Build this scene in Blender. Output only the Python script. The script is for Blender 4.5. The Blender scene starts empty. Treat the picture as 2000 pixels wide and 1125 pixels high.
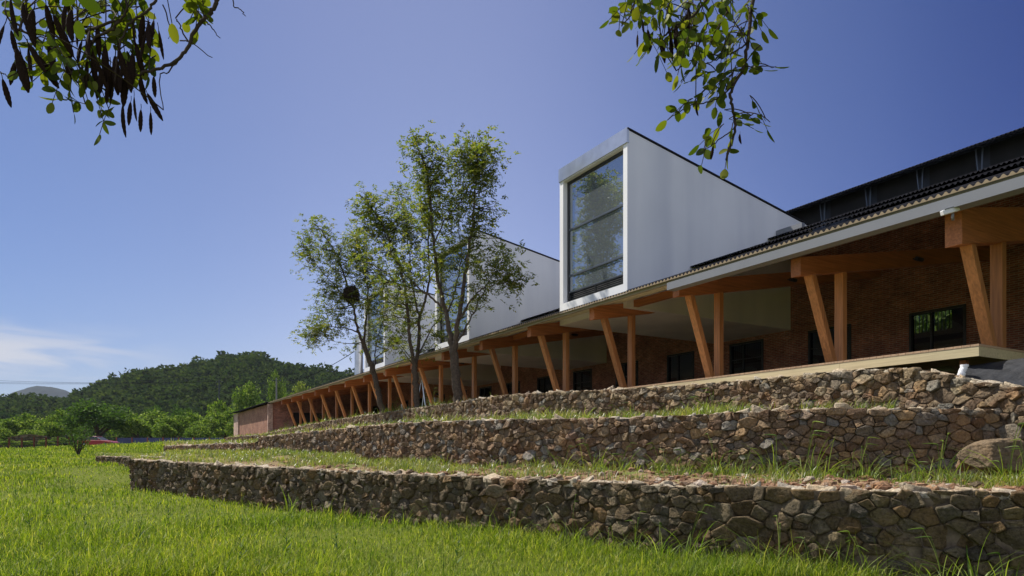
import bpy, bmesh, math, random
import numpy as np
from mathutils import Vector, Matrix, noise as mnoise

random.seed(7)
RNG = np.random.default_rng(7)
SC = bpy.context.scene
COL = SC.collection

# ------------------------------------------------------------------ camera, sky, sun, exposure
ZC = 1.45                 # eye height above the near lawn
F = 1333.3                # focal length in pixels of the 2000 px wide photograph
HY = 883.0                # row of the horizon
cam = bpy.data.cameras.new('camera')
cam.sensor_width = 36.0
cam.lens = 24.0
cam.shift_y = (HY - 562.5) / 2000.0
cam.clip_start = 0.05
cam.clip_end = 9000.0
cam_o = bpy.data.objects.new('camera', cam)
COL.objects.link(cam_o)
cam_o.location = (0, 0, ZC)
cam_o.rotation_euler = (math.radians(90), 0, 0)
SC.camera = cam_o
SC.render.resolution_x, SC.render.resolution_y = 1024, 576
SC.view_settings.view_transform = 'Standard'
SC.view_settings.look = 'None'
SC.view_settings.gamma = 1.0
SC.view_settings.exposure = 0.6
SC.cycles.max_bounces = 10
SC.cycles.diffuse_bounces = 7
SC.cycles.transparent_max_bounces = 12
SC.cycles.use_denoising = True
SC.cycles.sample_clamp_indirect = 6.0

SUN_AZ = math.atan2(-0.83, 0.55)     # compass style: angle from +Y towards +X
SUN_EL = math.radians(55)
world = bpy.data.worlds.new('World')
SC.world = world
world.use_nodes = True
wn, wl = world.node_tree.nodes, world.node_tree.links
bg = wn['Background']
sky = wn.new('ShaderNodeTexSky')
sky.sky_type = 'NISHITA'
sky.sun_disc = False
sky.sun_elevation = SUN_EL
sky.sun_rotation = SUN_AZ
sky.altitude = 100
sky.air_density = 1.0
sky.dust_density = 0.6
sky.ozone_density = 2.2
# thin bright cloud veil low on one side of the sky (built from the view direction of the sky itself)
tc = wn.new('ShaderNodeTexCoord')
sep = wn.new('ShaderNodeSeparateXYZ'); wl.new(tc.outputs['Generated'], sep.inputs[0])
mp = wn.new('ShaderNodeMapping'); mp.inputs['Scale'].default_value = (3.0, 3.0, 16.0)
wl.new(tc.outputs['Generated'], mp.inputs[0])
nz = wn.new('ShaderNodeTexNoise'); nz.inputs['Scale'].default_value = 2.3; nz.inputs['Detail'].default_value = 9; nz.inputs['Roughness'].default_value = 0.55
nz.inputs['Distortion'].default_value = 0.6
wl.new(mp.outputs[0], nz.inputs['Vector'])
def wmath(op, a, b=None, c=None, clamp=False):
    n = wn.new('ShaderNodeMath'); n.operation = op; n.use_clamp = clamp
    for i, v in enumerate((a, b, c)):
        if v is None: continue
        if isinstance(v, (int, float)): n.inputs[i].default_value = v
        else: wl.new(v, n.inputs[i])
    return n.outputs[0]
def wrange(v, a, b, c, d):
    n = wn.new('ShaderNodeMapRange'); n.interpolation_type = 'SMOOTHSTEP'
    wl.new(v, n.inputs[0])
    for i, x in enumerate((a, b, c, d)): n.inputs[i + 1].default_value = x
    return n.outputs[0]
c_n = wrange(nz.outputs['Fac'], 0.36, 0.66, 0.0, 1.0)
c_x = wrange(sep.outputs['X'], -0.40, -0.60, 0.0, 1.0)
c_z1 = wrange(sep.outputs['Z'], 0.075, 0.11, 0.0, 1.0)
c_z2 = wrange(sep.outputs['Z'], 0.165, 0.12, 0.0, 1.0)
cl = wmath('MULTIPLY', wmath('MULTIPLY', c_n, c_x), wmath('MULTIPLY', c_z1, c_z2))
cl = wmath('MULTIPLY', cl, 0.85)
tint = wn.new('ShaderNodeMix'); tint.data_type = 'RGBA'; tint.blend_type = 'MULTIPLY'
tint.inputs['Factor'].default_value = 1.0
wl.new(sky.outputs[0], tint.inputs['A']); deep = wn.new('ShaderNodeMix'); deep.data_type = 'RGBA'     # the sky deepens away from the sun
wl.new(wmath('MULTIPLY', wrange(sep.outputs['X'], -0.30, 0.75, 0.0, 1.0), wrange(sep.outputs['Y'], -0.2, 0.4, 0.0, 1.0)), deep.inputs['Factor'])
deep.inputs['A'].default_value = (1.04, 0.97, 1.12, 1); deep.inputs['B'].default_value = (0.36, 0.42, 0.80, 1)
wl.new(deep.outputs['Result'], tint.inputs['B'])
# brighter, milkier sky in the direction of the valley, deeper blue to both sides
saz = wmath('DIVIDE', sep.outputs['X'], wmath('SQRT', wmath('ADD', wmath('MULTIPLY', sep.outputs['X'], sep.outputs['X']), wmath('MULTIPLY', sep.outputs['Y'], sep.outputs['Y']))))
rp = wn.new('ShaderNodeValToRGB'); wl.new(wmath('ADD', wmath('MULTIPLY', saz, 0.5), 0.5), rp.inputs[0])
rp.color_ramp.interpolation = 'B_SPLINE'
stops = [(-1.0, (0.55, 0.68, 0.82)), (-0.62, (0.60, 0.72, 0.85)), (-0.42, (0.86, 0.89, 0.94)), (-0.28, (1.10, 1.04, 1.04)), (-0.10, (1.5, 1.33, 1.2)), (0.05, (1.68, 1.44, 1.28)), (0.25, (1.5, 1.36, 1.24)), (0.47, (1.15, 1.16, 1.16)), (0.60, (0.62, 0.74, 0.93)), (1.0, (0.5, 0.65, 0.9))]
el_ = rp.color_ramp.elements
while len(el_) < len(stops): el_.new(0.5)
for e_, (p_, c_) in zip(el_, stops): e_.position = p_ * 0.5 + 0.5; e_.color = (c_[0] / 2, c_[1] / 2, c_[2] / 2, 1)
g2 = wn.new('ShaderNodeMix'); g2.data_type = 'RGBA'; g2.inputs['A'].default_value = (0.5, 0.5, 0.5, 1)
wl.new(wrange(sep.outputs['Y'], -0.1, 0.3, 0.0, 1.0), g2.inputs['Factor']); wl.new(rp.outputs[0], g2.inputs['B'])
g3 = wn.new('ShaderNodeMix'); g3.data_type = 'RGBA'; g3.blend_type = 'MULTIPLY'; g3.inputs['Factor'].default_value = 1.0
wl.new(tint.outputs['Result'], g3.inputs['A']); wl.new(g2.outputs['Result'], g3.inputs['B'])
g4 = wn.new('ShaderNodeMix'); g4.data_type = 'RGBA'; g4.blend_type = 'MULTIPLY'; g4.inputs['Factor'].default_value = 1.0
wl.new(g3.outputs['Result'], g4.inputs['A']); g4.inputs['B'].default_value = (2, 2, 2, 1)
# unseen bright cloud added behind the camera as fill light for the shaded faces
nb_ = wn.new('ShaderNodeTexNoise'); nb_.inputs['Scale'].default_value = 2.6; nb_.inputs['Detail'].default_value = 6
wl.new(tc.outputs['Generated'], nb_.inputs['Vector'])
bank = wmath('MULTIPLY', wmath('MULTIPLY', wrange(nb_.outputs['Fac'], 0.38, 0.56, 0.0, 1.0), wrange(sep.outputs['Y'], -0.12, -0.5, 0.0, 1.0)), wmath('MULTIPLY', wrange(sep.outputs['Z'], 0.0, 0.08, 0.0, 1.0), wrange(sep.outputs['Z'], 0.85, 0.55, 0.0, 1.0)))
bk = wn.new('ShaderNodeMix'); bk.data_type = 'RGBA'; wl.new(bank, bk.inputs['Factor'])
wl.new(g4.outputs['Result'], bk.inputs['A']); bk.inputs['B'].default_value = (9.8, 10.6, 13.0, 1)
mixc = wn.new('ShaderNodeMix'); mixc.data_type = 'RGBA'
wl.new(cl, mixc.inputs['Factor'])
wl.new(bk.outputs['Result'], mixc.inputs['A']); mixc.inputs['B'].default_value = (7.5, 7.6, 8.2, 1)
wl.new(mixc.outputs['Result'], bg.inputs['Color'])
bg.inputs['Strength'].default_value = 0.06

sun = bpy.data.lights.new('sun', 'SUN')
sun.energy = 5.0
sun.angle = math.radians(0.5)
sun.color = (1.0, 0.94, 0.85)
sun_o = bpy.data.objects.new('sun', sun)
COL.objects.link(sun_o)
SUN_DIR = Vector((math.sin(SUN_AZ) * math.cos(SUN_EL), math.cos(SUN_AZ) * math.cos(SUN_EL), math.sin(SUN_EL)))
sun_o.rotation_euler = SUN_DIR.to_track_quat('Z', 'Y').to_euler()
sun_o.location = (0, 0, 60)

# ------------------------------------------------------------------ helpers
def tag(o, label=None, cat=None, group=None, kind=None):
    if label: o['label'] = label
    if cat: o['category'] = cat
    if group: o['group'] = group
    if kind: o['kind'] = kind
    return o

def link(name, me, mats=None, parent=None):
    o = bpy.data.objects.new(name, me)
    COL.objects.link(o)
    if mats is not None:
        for m in (mats if isinstance(mats, (list, tuple)) else [mats]): me.materials.append(m)
    if parent is not None: o.parent = parent
    return o

def empty(name, loc=(0, 0, 0), rz=0.0):
    o = bpy.data.objects.new(name, None)
    COL.objects.link(o)
    o.empty_display_size = 0.2
    o.location = loc
    o.rotation_euler = (0, 0, rz)
    return o

def np_mesh(name, V, F4=None, F3=None, smooth=False):
    """mesh straight from arrays of quads and triangles"""
    me = bpy.data.meshes.new(name)
    V = np.asarray(V, dtype=np.float32).reshape(-1, 3)
    parts, starts, totals, pos = [], [], [], 0
    for A, k in ((F4, 4), (F3, 3)):
        if A is None or len(A) == 0: continue
        A = np.asarray(A, dtype=np.int32).reshape(-1, k)
        parts.append(A.ravel())
        starts.append(pos + np.arange(len(A), dtype=np.int32) * k)
        totals.append(np.full(len(A), k, dtype=np.int32))
        pos += A.size
    loops = np.concatenate(parts)
    me.vertices.add(len(V)); me.vertices.foreach_set('co', V.ravel())
    me.loops.add(len(loops)); me.loops.foreach_set('vertex_index', loops)
    st = np.concatenate(starts); to = np.concatenate(totals)
    me.polygons.add(len(st)); me.polygons.foreach_set('loop_start', st); me.polygons.foreach_set('loop_total', to)
    me.polygons.foreach_set('use_smooth', np.full(len(st), smooth, dtype=bool))
    me.update(calc_edges=True)
    me.validate()
    return me

class MB:
    """collects simple solids for one mesh"""
    def __init__(self): self.v, self.f = [], []
    def add(self, V, Fc):
        o = len(self.v)
        self.v += [tuple(map(float, p)) for p in V]
        self.f += [tuple(int(i) + o for i in f) for f in Fc]
    def hexa(self, p):
        self.add(p, [(0, 3, 2, 1), (4, 5, 6, 7), (0, 1, 5, 4), (1, 2, 6, 5), (2, 3, 7, 6), (3, 0, 4, 7)])
    def box(self, x0, x1, y0, y1, z0, z1):
        self.hexa([(x0, y0, z0), (x1, y0, z0), (x1, y1, z0), (x0, y1, z0), (x0, y0, z1), (x1, y0, z1), (x1, y1, z1), (x0, y1, z1)])
    def bar(self, a, b, w, h, up=(0, 0, 1)):
        a, b = Vector(a), Vector(b)
        d = (b - a).normalized(); u = Vector(up)
        s = d.cross(u).normalized(); u = s.cross(d).normalized()
        s *= w / 2; u *= h / 2
        self.hexa([a - s - u, a + s - u, a + s + u, a - s + u, b - s - u, b + s - u, b + s + u, b - s + u])
    def prism(self, prof, x0, x1):
        """profile of (y, z) points extruded along x"""
        n = len(prof)
        self.add([(x0, y, z) for y, z in prof] + [(x1, y, z) for y, z in prof],
                 [tuple(range(n)), tuple(range(2 * n - 1, n - 1, -1))] + [(i, (i + 1) % n, n + (i + 1) % n, n + i) for i in range(n)])
    def tube(self, pts, rad, n=8, caps=True):
        V, Fq = tube_np(pts, rad, n)
        o = len(V)
        fs = [tuple(q) for q in Fq]
        if caps: fs += [tuple(range(n)), tuple(range(o - 1, o - n - 1, -1))]
        self.add(V, fs)
    def build(self, name, mat, parent=None, smooth=False, bevel=0.0, xf=None):
        bm = bmesh.new()
        vs = [bm.verts.new(p if xf is None else xf @ Vector(p)) for p in self.v]
        for f in self.f:
            try: bm.faces.new([vs[i] for i in f])
            except ValueError: pass
        bmesh.ops.recalc_face_normals(bm, faces=bm.faces)
        if bevel > 0:
            bmesh.ops.bevel(bm, geom=[e for e in bm.edges if len(e.link_faces) == 2 and e.calc_face_angle(0) > 0.5], offset=bevel, segments=1, affect='EDGES')
        me = bpy.data.meshes.new(name)
        bm.to_mesh(me); bm.free()
        if smooth:
            for p in me.polygons: p.use_smooth = True
        return link(name, me, mat, parent)

def tube_np(pts, rad, n=6):
    P = np.asarray(pts, float)
    m = len(P)
    R = np.broadcast_to(np.asarray(rad, float), (m,))
    T = np.gradient(P, axis=0); T /= np.linalg.norm(T, axis=1, keepdims=True) + 1e-9
    ref = np.array([0.31, 0.17, 0.93]) if abs(T[0] @ np.array([0.31, 0.17, 0.93])) < 0.9 else np.array([1.0, 0, 0])
    A = np.cross(T, ref); A /= np.linalg.norm(A, axis=1, keepdims=True) + 1e-9
    B = np.cross(T, A)
    th = np.arange(n) * 2 * math.pi / n
    V = P[:, None, :] + R[:, None, None] * (np.cos(th)[None, :, None] * A[:, None, :] + np.sin(th)[None, :, None] * B[:, None, :])
    i = np.arange(m - 1)[:, None] * n; j = np.arange(n)[None, :]; k = (j + 1) % n
    Q = np.stack([i + j, i + k, i + n + k, i + n + j], -1).reshape(-1, 4)
    return V.reshape(-1, 3), Q

class NB:
    """collects numpy pieces for one big mesh"""
    def __init__(self): self.V, self.Q, self.T, self.n = [], [], [], 0
    def add(self, V, Q=None, T=None):
        if Q is not None and len(Q): self.Q.append(np.asarray(Q) + self.n)
        if T is not None and len(T): self.T.append(np.asarray(T) + self.n)
        self.V.append(np.asarray(V, float).reshape(-1, 3)); self.n += len(self.V[-1])
    def mesh(self, name, smooth=False):
        return np_mesh(name, np.concatenate(self.V), np.concatenate(self.Q) if self.Q else None, np.concatenate(self.T) if self.T else None, smooth)
    def build(self, name, mat, parent=None, smooth=False):
        return link(name, self.mesh(name, smooth), mat, parent)

def at(px, py, Y):
    """world point at distance Y seen at pixel (px, py) of the photograph"""
    return np.array([(px - 1000.0) / F * Y, Y, ZC + (HY - py) / F * Y])

def smoothstep(x, a, b):
    t = np.clip((np.asarray(x, float) - a) / (b - a), 0, 1)
    return t * t * (3 - 2 * t)

def unit(A):
    return A / (np.linalg.norm(A, axis=-1, keepdims=True) + 1e-9)

def rand_dirs(n, rng=RNG):
    return unit(rng.normal(size=(n, 3)))

def leaf_quads(P, D, S, Lg, W):
    """rhombic leaves: base P, direction D, side S, length and width"""
    Lg = np.asarray(Lg)[:, None]; W = np.asarray(W)[:, None]
    M_ = P + D * Lg * 0.45
    V = np.stack([P, M_ - S * W * 0.5, P + D * Lg, M_ + S * W * 0.5], 1)
    return V.reshape(-1, 3), np.arange(len(P) * 4).reshape(-1, 4)

# ------------------------------------------------------------------ materials
class NT:
    def __init__(self, name):
        self.m = bpy.data.materials.new(name); self.m.use_nodes = True
        self.n, self.l = self.m.node_tree.nodes, self.m.node_tree.links
        self.n.clear()
        self.out = self.n.new('ShaderNodeOutputMaterial')
    def node(self, t, **kw):
        x = self.n.new(t)
        for k, v in kw.items():
            if hasattr(x, k) and k not in x.inputs: setattr(x, k, v)
            else: self.set(x, k, v)
        return x
    def set(self, x, k, v):
        s = x.inputs[k]
        if hasattr(v, 'links') or isinstance(v, bpy.types.NodeSocket): self.l.new(v, s)
        else: s.default_value = v
    def coord(self, which='Object'): return self.node('ShaderNodeTexCoord').outputs[which]
    def map(self, v, scale=(1, 1, 1), rot=(0, 0, 0)):
        x = self.node('ShaderNodeMapping'); self.l.new(v, x.inputs[0])
        x.inputs['Scale'].default_value = scale; x.inputs['Rotation'].default_value = rot
        return x.outputs[0]
    def noise(self, v, scale, detail=4, rough=0.55, dist=0.0):
        x = self.node('ShaderNodeTexNoise'); self.l.new(v, x.inputs['Vector'])
        x.inputs['Scale'].default_value = scale; x.inputs['Detail'].default_value = detail
        x.inputs['Roughness'].default_value = rough; x.inputs['Distortion'].default_value = dist
        return x.outputs['Fac']
    def ramp(self, f, stops, interp='LINEAR'):
        x = self.node('ShaderNodeValToRGB'); self.l.new(f, x.inputs[0])
        x.color_ramp.interpolation = interp
        e = x.color_ramp.elements
        while len(e) < len(stops): e.new(0.5)
        for i, (p, c) in enumerate(stops):
            e[i].position = p; e[i].color = (*c, 1) if len(c) == 3 else c
        return x.outputs['Color']
    def mix(self, f, a, b, mode='MIX'):
        x = self.node('ShaderNodeMix', data_type='RGBA', blend_type=mode)
        for k, v in (('Factor', f), ('A', a), ('B', b)):
            if isinstance(v, tuple) and len(v) == 3: v = (*v, 1)
            s = [i for i in x.inputs if i.name == k and (i.type == 'RGBA' or k == 'Factor') and i.enabled][0]
            if isinstance(v, bpy.types.NodeSocket): self.l.new(v, s)
            else: s.default_value = v
        return [o for o in x.outputs if o.type == 'RGBA' and o.enabled][0]
    def math(self, op, a, b=0.0):
        x = self.node('ShaderNodeMath', operation=op)
        for i, v in enumerate((a, b)):
            if isinstance(v, bpy.types.NodeSocket): self.l.new(v, x.inputs[i])
            else: x.inputs[i].default_value = v
        return x.outputs[0]
    def bump(self, h, strength=0.5, dist=0.02):
        x = self.node('ShaderNodeBump'); self.l.new(h, x.inputs['Height'])
        x.inputs['Strength'].default_value = strength; x.inputs['Distance'].default_value = dist
        return x.outputs[0]
    def island(self): return self.node('ShaderNodeNewGeometry').outputs['Random Per Island']
    def principled(self, col, rough=0.7, metal=0.0, spec=0.5, normal=None):
        x = self.node('ShaderNodeBsdfPrincipled')
        if isinstance(col, tuple) and len(col) == 3: col = (*col, 1)
        self.set(x, 'Base Color', col); self.set(x, 'Roughness', rough); self.set(x, 'Metallic', metal)
        self.set(x, 'Specular IOR Level', spec)
        if normal is not None: self.l.new(normal, x.inputs['Normal'])
        return x.outputs[0]
    def done(self, sh):
        self.l.new(sh, self.out.inputs['Surface']); return self.m

def mat_plain(name, col, rough=0.6, metal=0.0, spec=0.5, var=0.12, scale=6.0, bump=0.0):
    n = NT(name); c = n.coord()
    f = n.noise(c, scale, 5)
    lo = tuple(x * (1 - var) for x in col); hi = tuple(min(1, x * (1 + var)) for x in col)
    colr = n.ramp(f, [(0.3, lo), (0.7, hi)])
    nm = n.bump(n.noise(c, scale * 5, 4), bump, 0.01) if bump else None
    return n.done(n.principled(colr, rough, metal, spec, nm))

def mat_stone(name, stops, spec=0.2):
    n = NT(name); c = n.coord(); r = n.island()
    base = n.ramp(r, stops)
    big = n.noise(c, 3.0, 5, 0.6, 0.3)
    fine = n.noise(c, 26.0, 6, 0.65)
    k = n.ramp(big, [(0.25, (0.55, 0.52, 0.5)), (0.5, (1, 1, 1)), (0.75, (1.25, 1.12, 0.95))])
    col = n.mix(1.0, base, k, 'MULTIPLY')
    k2 = n.ramp(fine, [(0.32, (0.42, 0.40, 0.38)), (0.5, (0.95, 0.94, 0.92)), (0.68, (1.3, 1.28, 1.25))])
    col = n.mix(0.95, col, k2, 'MULTIPLY')
    rust = n.noise(n.map(c, (1.3, 1.3, 1.3)), 1.1, 4, 0.6)
    col = n.mix(n.math('MULTIPLY', n.ramp(rust, [(0.55, (0, 0, 0)), (0.75, (1, 1, 1))]), 0.45), col, (0.30, 0.13, 0.055))
    pale = n.noise(c, 9.0, 5, 0.7)
    col = n.mix(n.math('MULTIPLY', n.ramp(pale, [(0.66, (0, 0, 0)), (0.75, (1, 1, 1))]), 0.5), col, (0.42, 0.40, 0.36))
    h = n.math('ADD', n.math('MULTIPLY', n.noise(c, 11.0, 8, 0.7), 1.0), n.math('MULTIPLY', fine, 0.35))
    return n.done(n.principled(col, 0.78, 0, spec, n.bump(h, 1.0, 0.06)))

def mat_leaf(name, stops, trans=0.45, rough=0.45, gloss=0.06, tcol=1.0, patch=0.0):
    n = NT(name); r = n.island()
    col = n.ramp(r, stops)
    if patch:                               # drier and lusher patches metres across
        c = n.coord(); a = n.noise(c, patch, 5, 0.6); b = n.noise(c, patch * 4.3, 3)
        col = n.mix(1.0, col, n.ramp(a, [(0.32, (0.62, 0.74, 0.8)), (0.48, (1, 1, 1)), (0.62, (1.22, 1.12, 1.1)), (0.75, (1.4, 1.2, 1.2))]), 'MULTIPLY')
        col = n.mix(0.7, col, n.ramp(b, [(0.3, (0.72, 0.78, 0.8)), (0.65, (1.15, 1.1, 1.1))]), 'MULTIPLY')
    d = n.node('ShaderNodeBsdfDiffuse'); n.l.new(col, d.inputs[0])
    t = n.node('ShaderNodeBsdfTranslucent')
    tc_ = n.mix(1.0, col, (1.25 * tcol, 1.35 * tcol, 0.55 * tcol), 'MULTIPLY'); n.l.new(tc_, t.inputs[0])
    m = n.node('ShaderNodeMixShader'); m.inputs[0].default_value = trans
    n.l.new(d.outputs[0], m.inputs[1]); n.l.new(t.outputs[0], m.inputs[2])
    g = n.node('ShaderNodeBsdfGlossy'); g.inputs['Roughness'].default_value = rough
    g.inputs['Color'].default_value = (1, 1, 1, 1)
    m2 = n.node('ShaderNodeMixShader'); m2.inputs[0].default_value = gloss
    n.l.new(m.outputs[0], m2.inputs[1]); n.l.new(g.outputs[0], m2.inputs[2])
    return n.done(m2.outputs[0])

def mat_brick(name, c1, c2, mortar, scale=1.0, dark=0.5, bump=0.6):
    n = NT(name); c = n.coord()
    s = n.node('ShaderNodeSeparateXYZ'); n.l.new(c, s.inputs[0])
    u = n.math('ADD', s.outputs['X'], s.outputs['Y'])
    cb = n.node('ShaderNodeCombineXYZ'); n.l.new(u, cb.inputs[0]); n.l.new(s.outputs['Z'], cb.inputs[1])
    b = n.node('ShaderNodeTexBrick'); n.l.new(cb.outputs[0], b.inputs['Vector'])
    b.inputs['Color1'].default_value = (*c1, 1); b.inputs['Color2'].default_value = (*c2, 1); b.inputs['Mortar'].default_value = (*mortar, 1)
    b.inputs['Scale'].default_value = scale; b.inputs['Mortar Size'].default_value = 0.009; b.inputs['Bias'].default_value = -0.1
    b.inputs['Brick Width'].default_value = 0.24; b.inputs['Row Height'].default_value = 0.066; b.inputs['Mortar Smooth'].default_value = 0.3
    f = n.noise(c, 1.4, 5, 0.6); f2 = n.noise(n.map(c, (5, 5, 14)), 1.0, 3)
    col = n.mix(1.0, b.outputs['Color'], n.ramp(f, [(0.3, (0.65, 0.6, 0.6)), (0.7, (1.25, 1.2, 1.15))]), 'MULTIPLY')
    col = n.mix(0.6, col, n.ramp(f2, [(0.35, (0.5, 0.5, 0.52)), (0.65, (1.3, 1.25, 1.2))]), 'MULTIPLY')
    h = n.math('SUBTRACT', n.noise(c, 40, 4), n.math('MULTIPLY', b.outputs['Fac'], 1.5))
    return n.done(n.principled(col, 0.85, 0, 0.2, n.bump(h, bump, 0.012)))

def mat_wood(name, col, axis, dark=0.55, rough=0.5):
    n = NT(name); c = n.coord('Object')
    sc = {'x': (0.6, 14, 14), 'y': (14, 0.6, 14), 'z': (14, 14, 0.6)}[axis]
    f = n.noise(n.map(c, sc), 1.6, 6, 0.6, 0.4); g = n.noise(c, 0.9, 3)
    lo = tuple(x * dark for x in col); hi = tuple(min(1, x * 1.2) for x in col)
    cr = n.ramp(f, [(0.28, lo), (0.62, col), (0.8, hi)])
    oi = n.node('ShaderNodeObjectInfo').outputs['Random']
    cr = n.mix(1.0, cr, n.ramp(oi, [(0.0, (0.74, 0.72, 0.70)), (0.5, (1, 1, 1)), (1.0, (1.12, 1.14, 1.2))]), 'MULTIPLY')
    kn = n.noise(n.map(c, tuple(0.45 * q for q in sc)), 2.3, 2, 0.5)
    cr = n.mix(n.math('MULTIPLY', n.ramp(kn, [(0.66, (0, 0, 0)), (0.74, (1, 1, 1))]), 0.55), cr, tuple(q * 0.35 for q in col))
    cr = n.mix(0.6, cr, n.ramp(g, [(0.3, (0.8, 0.75, 0.7)), (0.7, (1.12, 1.1, 1.1))]), 'MULTIPLY')
    return n.done(n.principled(cr, rough, 0, 0.35, n.bump(f, 0.15, 0.006)))

def mat_glass(name, tint_=(0.55, 0.62, 0.66), refl=0.35, rough=0.0, hazy_mix=0.0):
    n = NT(name)
    t = n.node('ShaderNodeBsdfTransparent'); t.inputs[0].default_value = (*tint_, 1)
    g = n.node('ShaderNodeBsdfGlossy'); g.inputs['Roughness'].default_value = rough; g.inputs['Color'].default_value = (0.9, 0.95, 1, 1)
    m = n.node('ShaderNodeMixShader'); m.inputs[0].default_value = refl
    n.l.new(t.outputs[0], m.inputs[1]); n.l.new(g.outputs[0], m.inputs[2])
    if hazy_mix:
        d = n.node('ShaderNodeBsdfDiffuse'); d.inputs[0].default_value = (0.30, 0.34, 0.38, 1)  # grey diffuse share imitates a pale, hazy reflection in the pane
        m3 = n.node('ShaderNodeMixShader'); m3.inputs[0].default_value = hazy_mix
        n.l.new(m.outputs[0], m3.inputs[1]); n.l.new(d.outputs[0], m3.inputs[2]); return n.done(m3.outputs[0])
    return n.done(m.outputs[0])

def mat_ground(name, greens, soils, thresh=0.5, scale=0.35):
    n = NT(name); c = n.coord()
    a = n.noise(c, scale, 6, 0.6); b = n.noise(c, 7.0, 6, 0.65); d = n.noise(c, 38.0, 4, 0.6)
    g = n.ramp(b, [(0.3, greens[0]), (0.7, greens[1])])
    s = n.ramp(b, [(0.25, soils[0]), (0.5, soils[1]), (0.75, soils[2])])
    s = n.mix(0.7, s, n.ramp(d, [(0.3, (0.55, 0.55, 0.55)), (0.7, (1.25, 1.25, 1.25))]), 'MULTIPLY')
    f = n.ramp(n.math('ADD', a, n.math('MULTIPLY', n.math('SUBTRACT', b, 0.5), 0.5)), [(thresh - 0.08, (0, 0, 0)), (thresh + 0.08, (1, 1, 1))])
    return n.done(n.principled(n.mix(f, g, s), 0.95, 0, 0.1, n.bump(n.math('ADD', b, d), 0.8, 0.05)))

MAT = {}
MAT['lawn'] = mat_ground('lawn_earth', ((0.07, 0.095, 0.010), (0.14, 0.165, 0.018)), ((0.10, 0.07, 0.035), (0.15, 0.11, 0.055), (0.2, 0.15, 0.08)), 0.72)
MAT['soil'] = mat_ground('terrace_earth', ((0.10, 0.13, 0.03), (0.16, 0.18, 0.05)), ((0.13, 0.08, 0.045), (0.25, 0.16, 0.095), (0.38, 0.27, 0.18)), 0.46, 0.9)
MAT['stone_low'] = mat_stone('grey_brown_stone', [(0.0, (0.066, 0.047, 0.024)), (0.15, (0.149, 0.120, 0.074)), (0.3, (0.096, 0.066, 0.031)), (0.45, (0.184, 0.156, 0.105)), (0.6, (0.132, 0.086, 0.037)), (0.75, (0.167, 0.132, 0.074)), (0.88, (0.088, 0.078, 0.059)), (1.0, (0.211, 0.132, 0.055))])
MAT['stone_mid'] = mat_stone('red_brown_stone', [(0.0, (0.130, 0.080, 0.049)), (0.15, (0.250, 0.170, 0.097)), (0.3, (0.160, 0.106, 0.066)), (0.45, (0.310, 0.228, 0.138)), (0.6, (0.210, 0.133, 0.076)), (0.75, (0.240, 0.223, 0.189)), (0.88, (0.150, 0.127, 0.102)), (1.0, (0.340, 0.223, 0.112))])
MAT['stone_high'] = mat_stone('mixed_brown_stone', [(0.0, (0.110, 0.072, 0.045)), (0.15, (0.210, 0.154, 0.090)), (0.3, (0.140, 0.095, 0.060)), (0.45, (0.270, 0.212, 0.130)), (0.6, (0.170, 0.122, 0.075)), (0.75, (0.220, 0.207, 0.170)), (0.88, (0.280, 0.191, 0.100)), (1.0, (0.330, 0.276, 0.180))])
MAT['coping'] = mat_stone('dusty_sunlit_cap_stone', [(0.0, (0.32, 0.26, 0.18)), (0.5, (0.48, 0.41, 0.30)), (1.0, (0.42, 0.38, 0.31))])  # dusty caps, colour brightened further to read as sunlit wall tops
MAT['mortar'] = mat_plain('earthy_mortar', (0.13, 0.10, 0.07), 0.95, 0, 0.1, 0.4, 9, 0.8)
MAT['brick'] = mat_brick('dark_red_brick', (0.40, 0.15, 0.105), (0.24, 0.09, 0.068), (0.42, 0.36, 0.31))
MAT['brick_end'] = mat_brick('pale_red_brick', (0.33, 0.17, 0.115), (0.25, 0.12, 0.08), (0.36, 0.30, 0.25))
MAT['pier'] = mat_brick('bleached_brick', (0.52, 0.38, 0.31), (0.46, 0.33, 0.27), (0.5, 0.44, 0.4))
MAT['wood_z'] = mat_wood('oiled_timber_upright', (0.60, 0.27, 0.098), 'z')
MAT['wood_y'] = mat_wood('oiled_timber_beam', (0.52, 0.20, 0.072), 'y')
MAT['deck_edge'] = mat_wood('raw_pine_board', (0.56, 0.47, 0.27), 'x', 0.75, 0.6)
MAT['deck_top'] = mat_wood('brown_deck_board', (0.55, 0.38, 0.24), 'y', 0.6, 0.7)
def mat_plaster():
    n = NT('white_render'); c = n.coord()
    a = n.noise(n.map(c, (0.75, 0.75, 0.06)), 1.0, 3, 0.5); b = n.noise(c, 0.5, 4); f = n.noise(c, 30, 4)  # stretched noise: vertical bands imitating soft light streaks, put into the wall colour
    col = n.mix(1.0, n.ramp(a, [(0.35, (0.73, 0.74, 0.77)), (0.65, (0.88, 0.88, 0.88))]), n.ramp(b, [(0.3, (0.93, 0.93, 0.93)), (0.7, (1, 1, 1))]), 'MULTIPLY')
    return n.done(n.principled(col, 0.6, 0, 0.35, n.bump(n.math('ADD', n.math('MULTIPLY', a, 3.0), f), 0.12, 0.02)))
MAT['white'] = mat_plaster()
MAT['cream'] = mat_plain('cream_painted_steel', (0.72, 0.68, 0.56), 0.45, 0, 0.5, 0.05, 2)
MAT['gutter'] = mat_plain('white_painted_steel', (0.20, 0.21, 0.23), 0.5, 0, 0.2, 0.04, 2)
MAT['lining'] = mat_plain('painted_roof_lining', (0.75, 0.71, 0.64), 0.8, 0, 0.1, 0.06, 1)
MAT['wood_x'] = mat_wood('oiled_timber_plate', (0.52, 0.21, 0.075), 'x')
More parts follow.
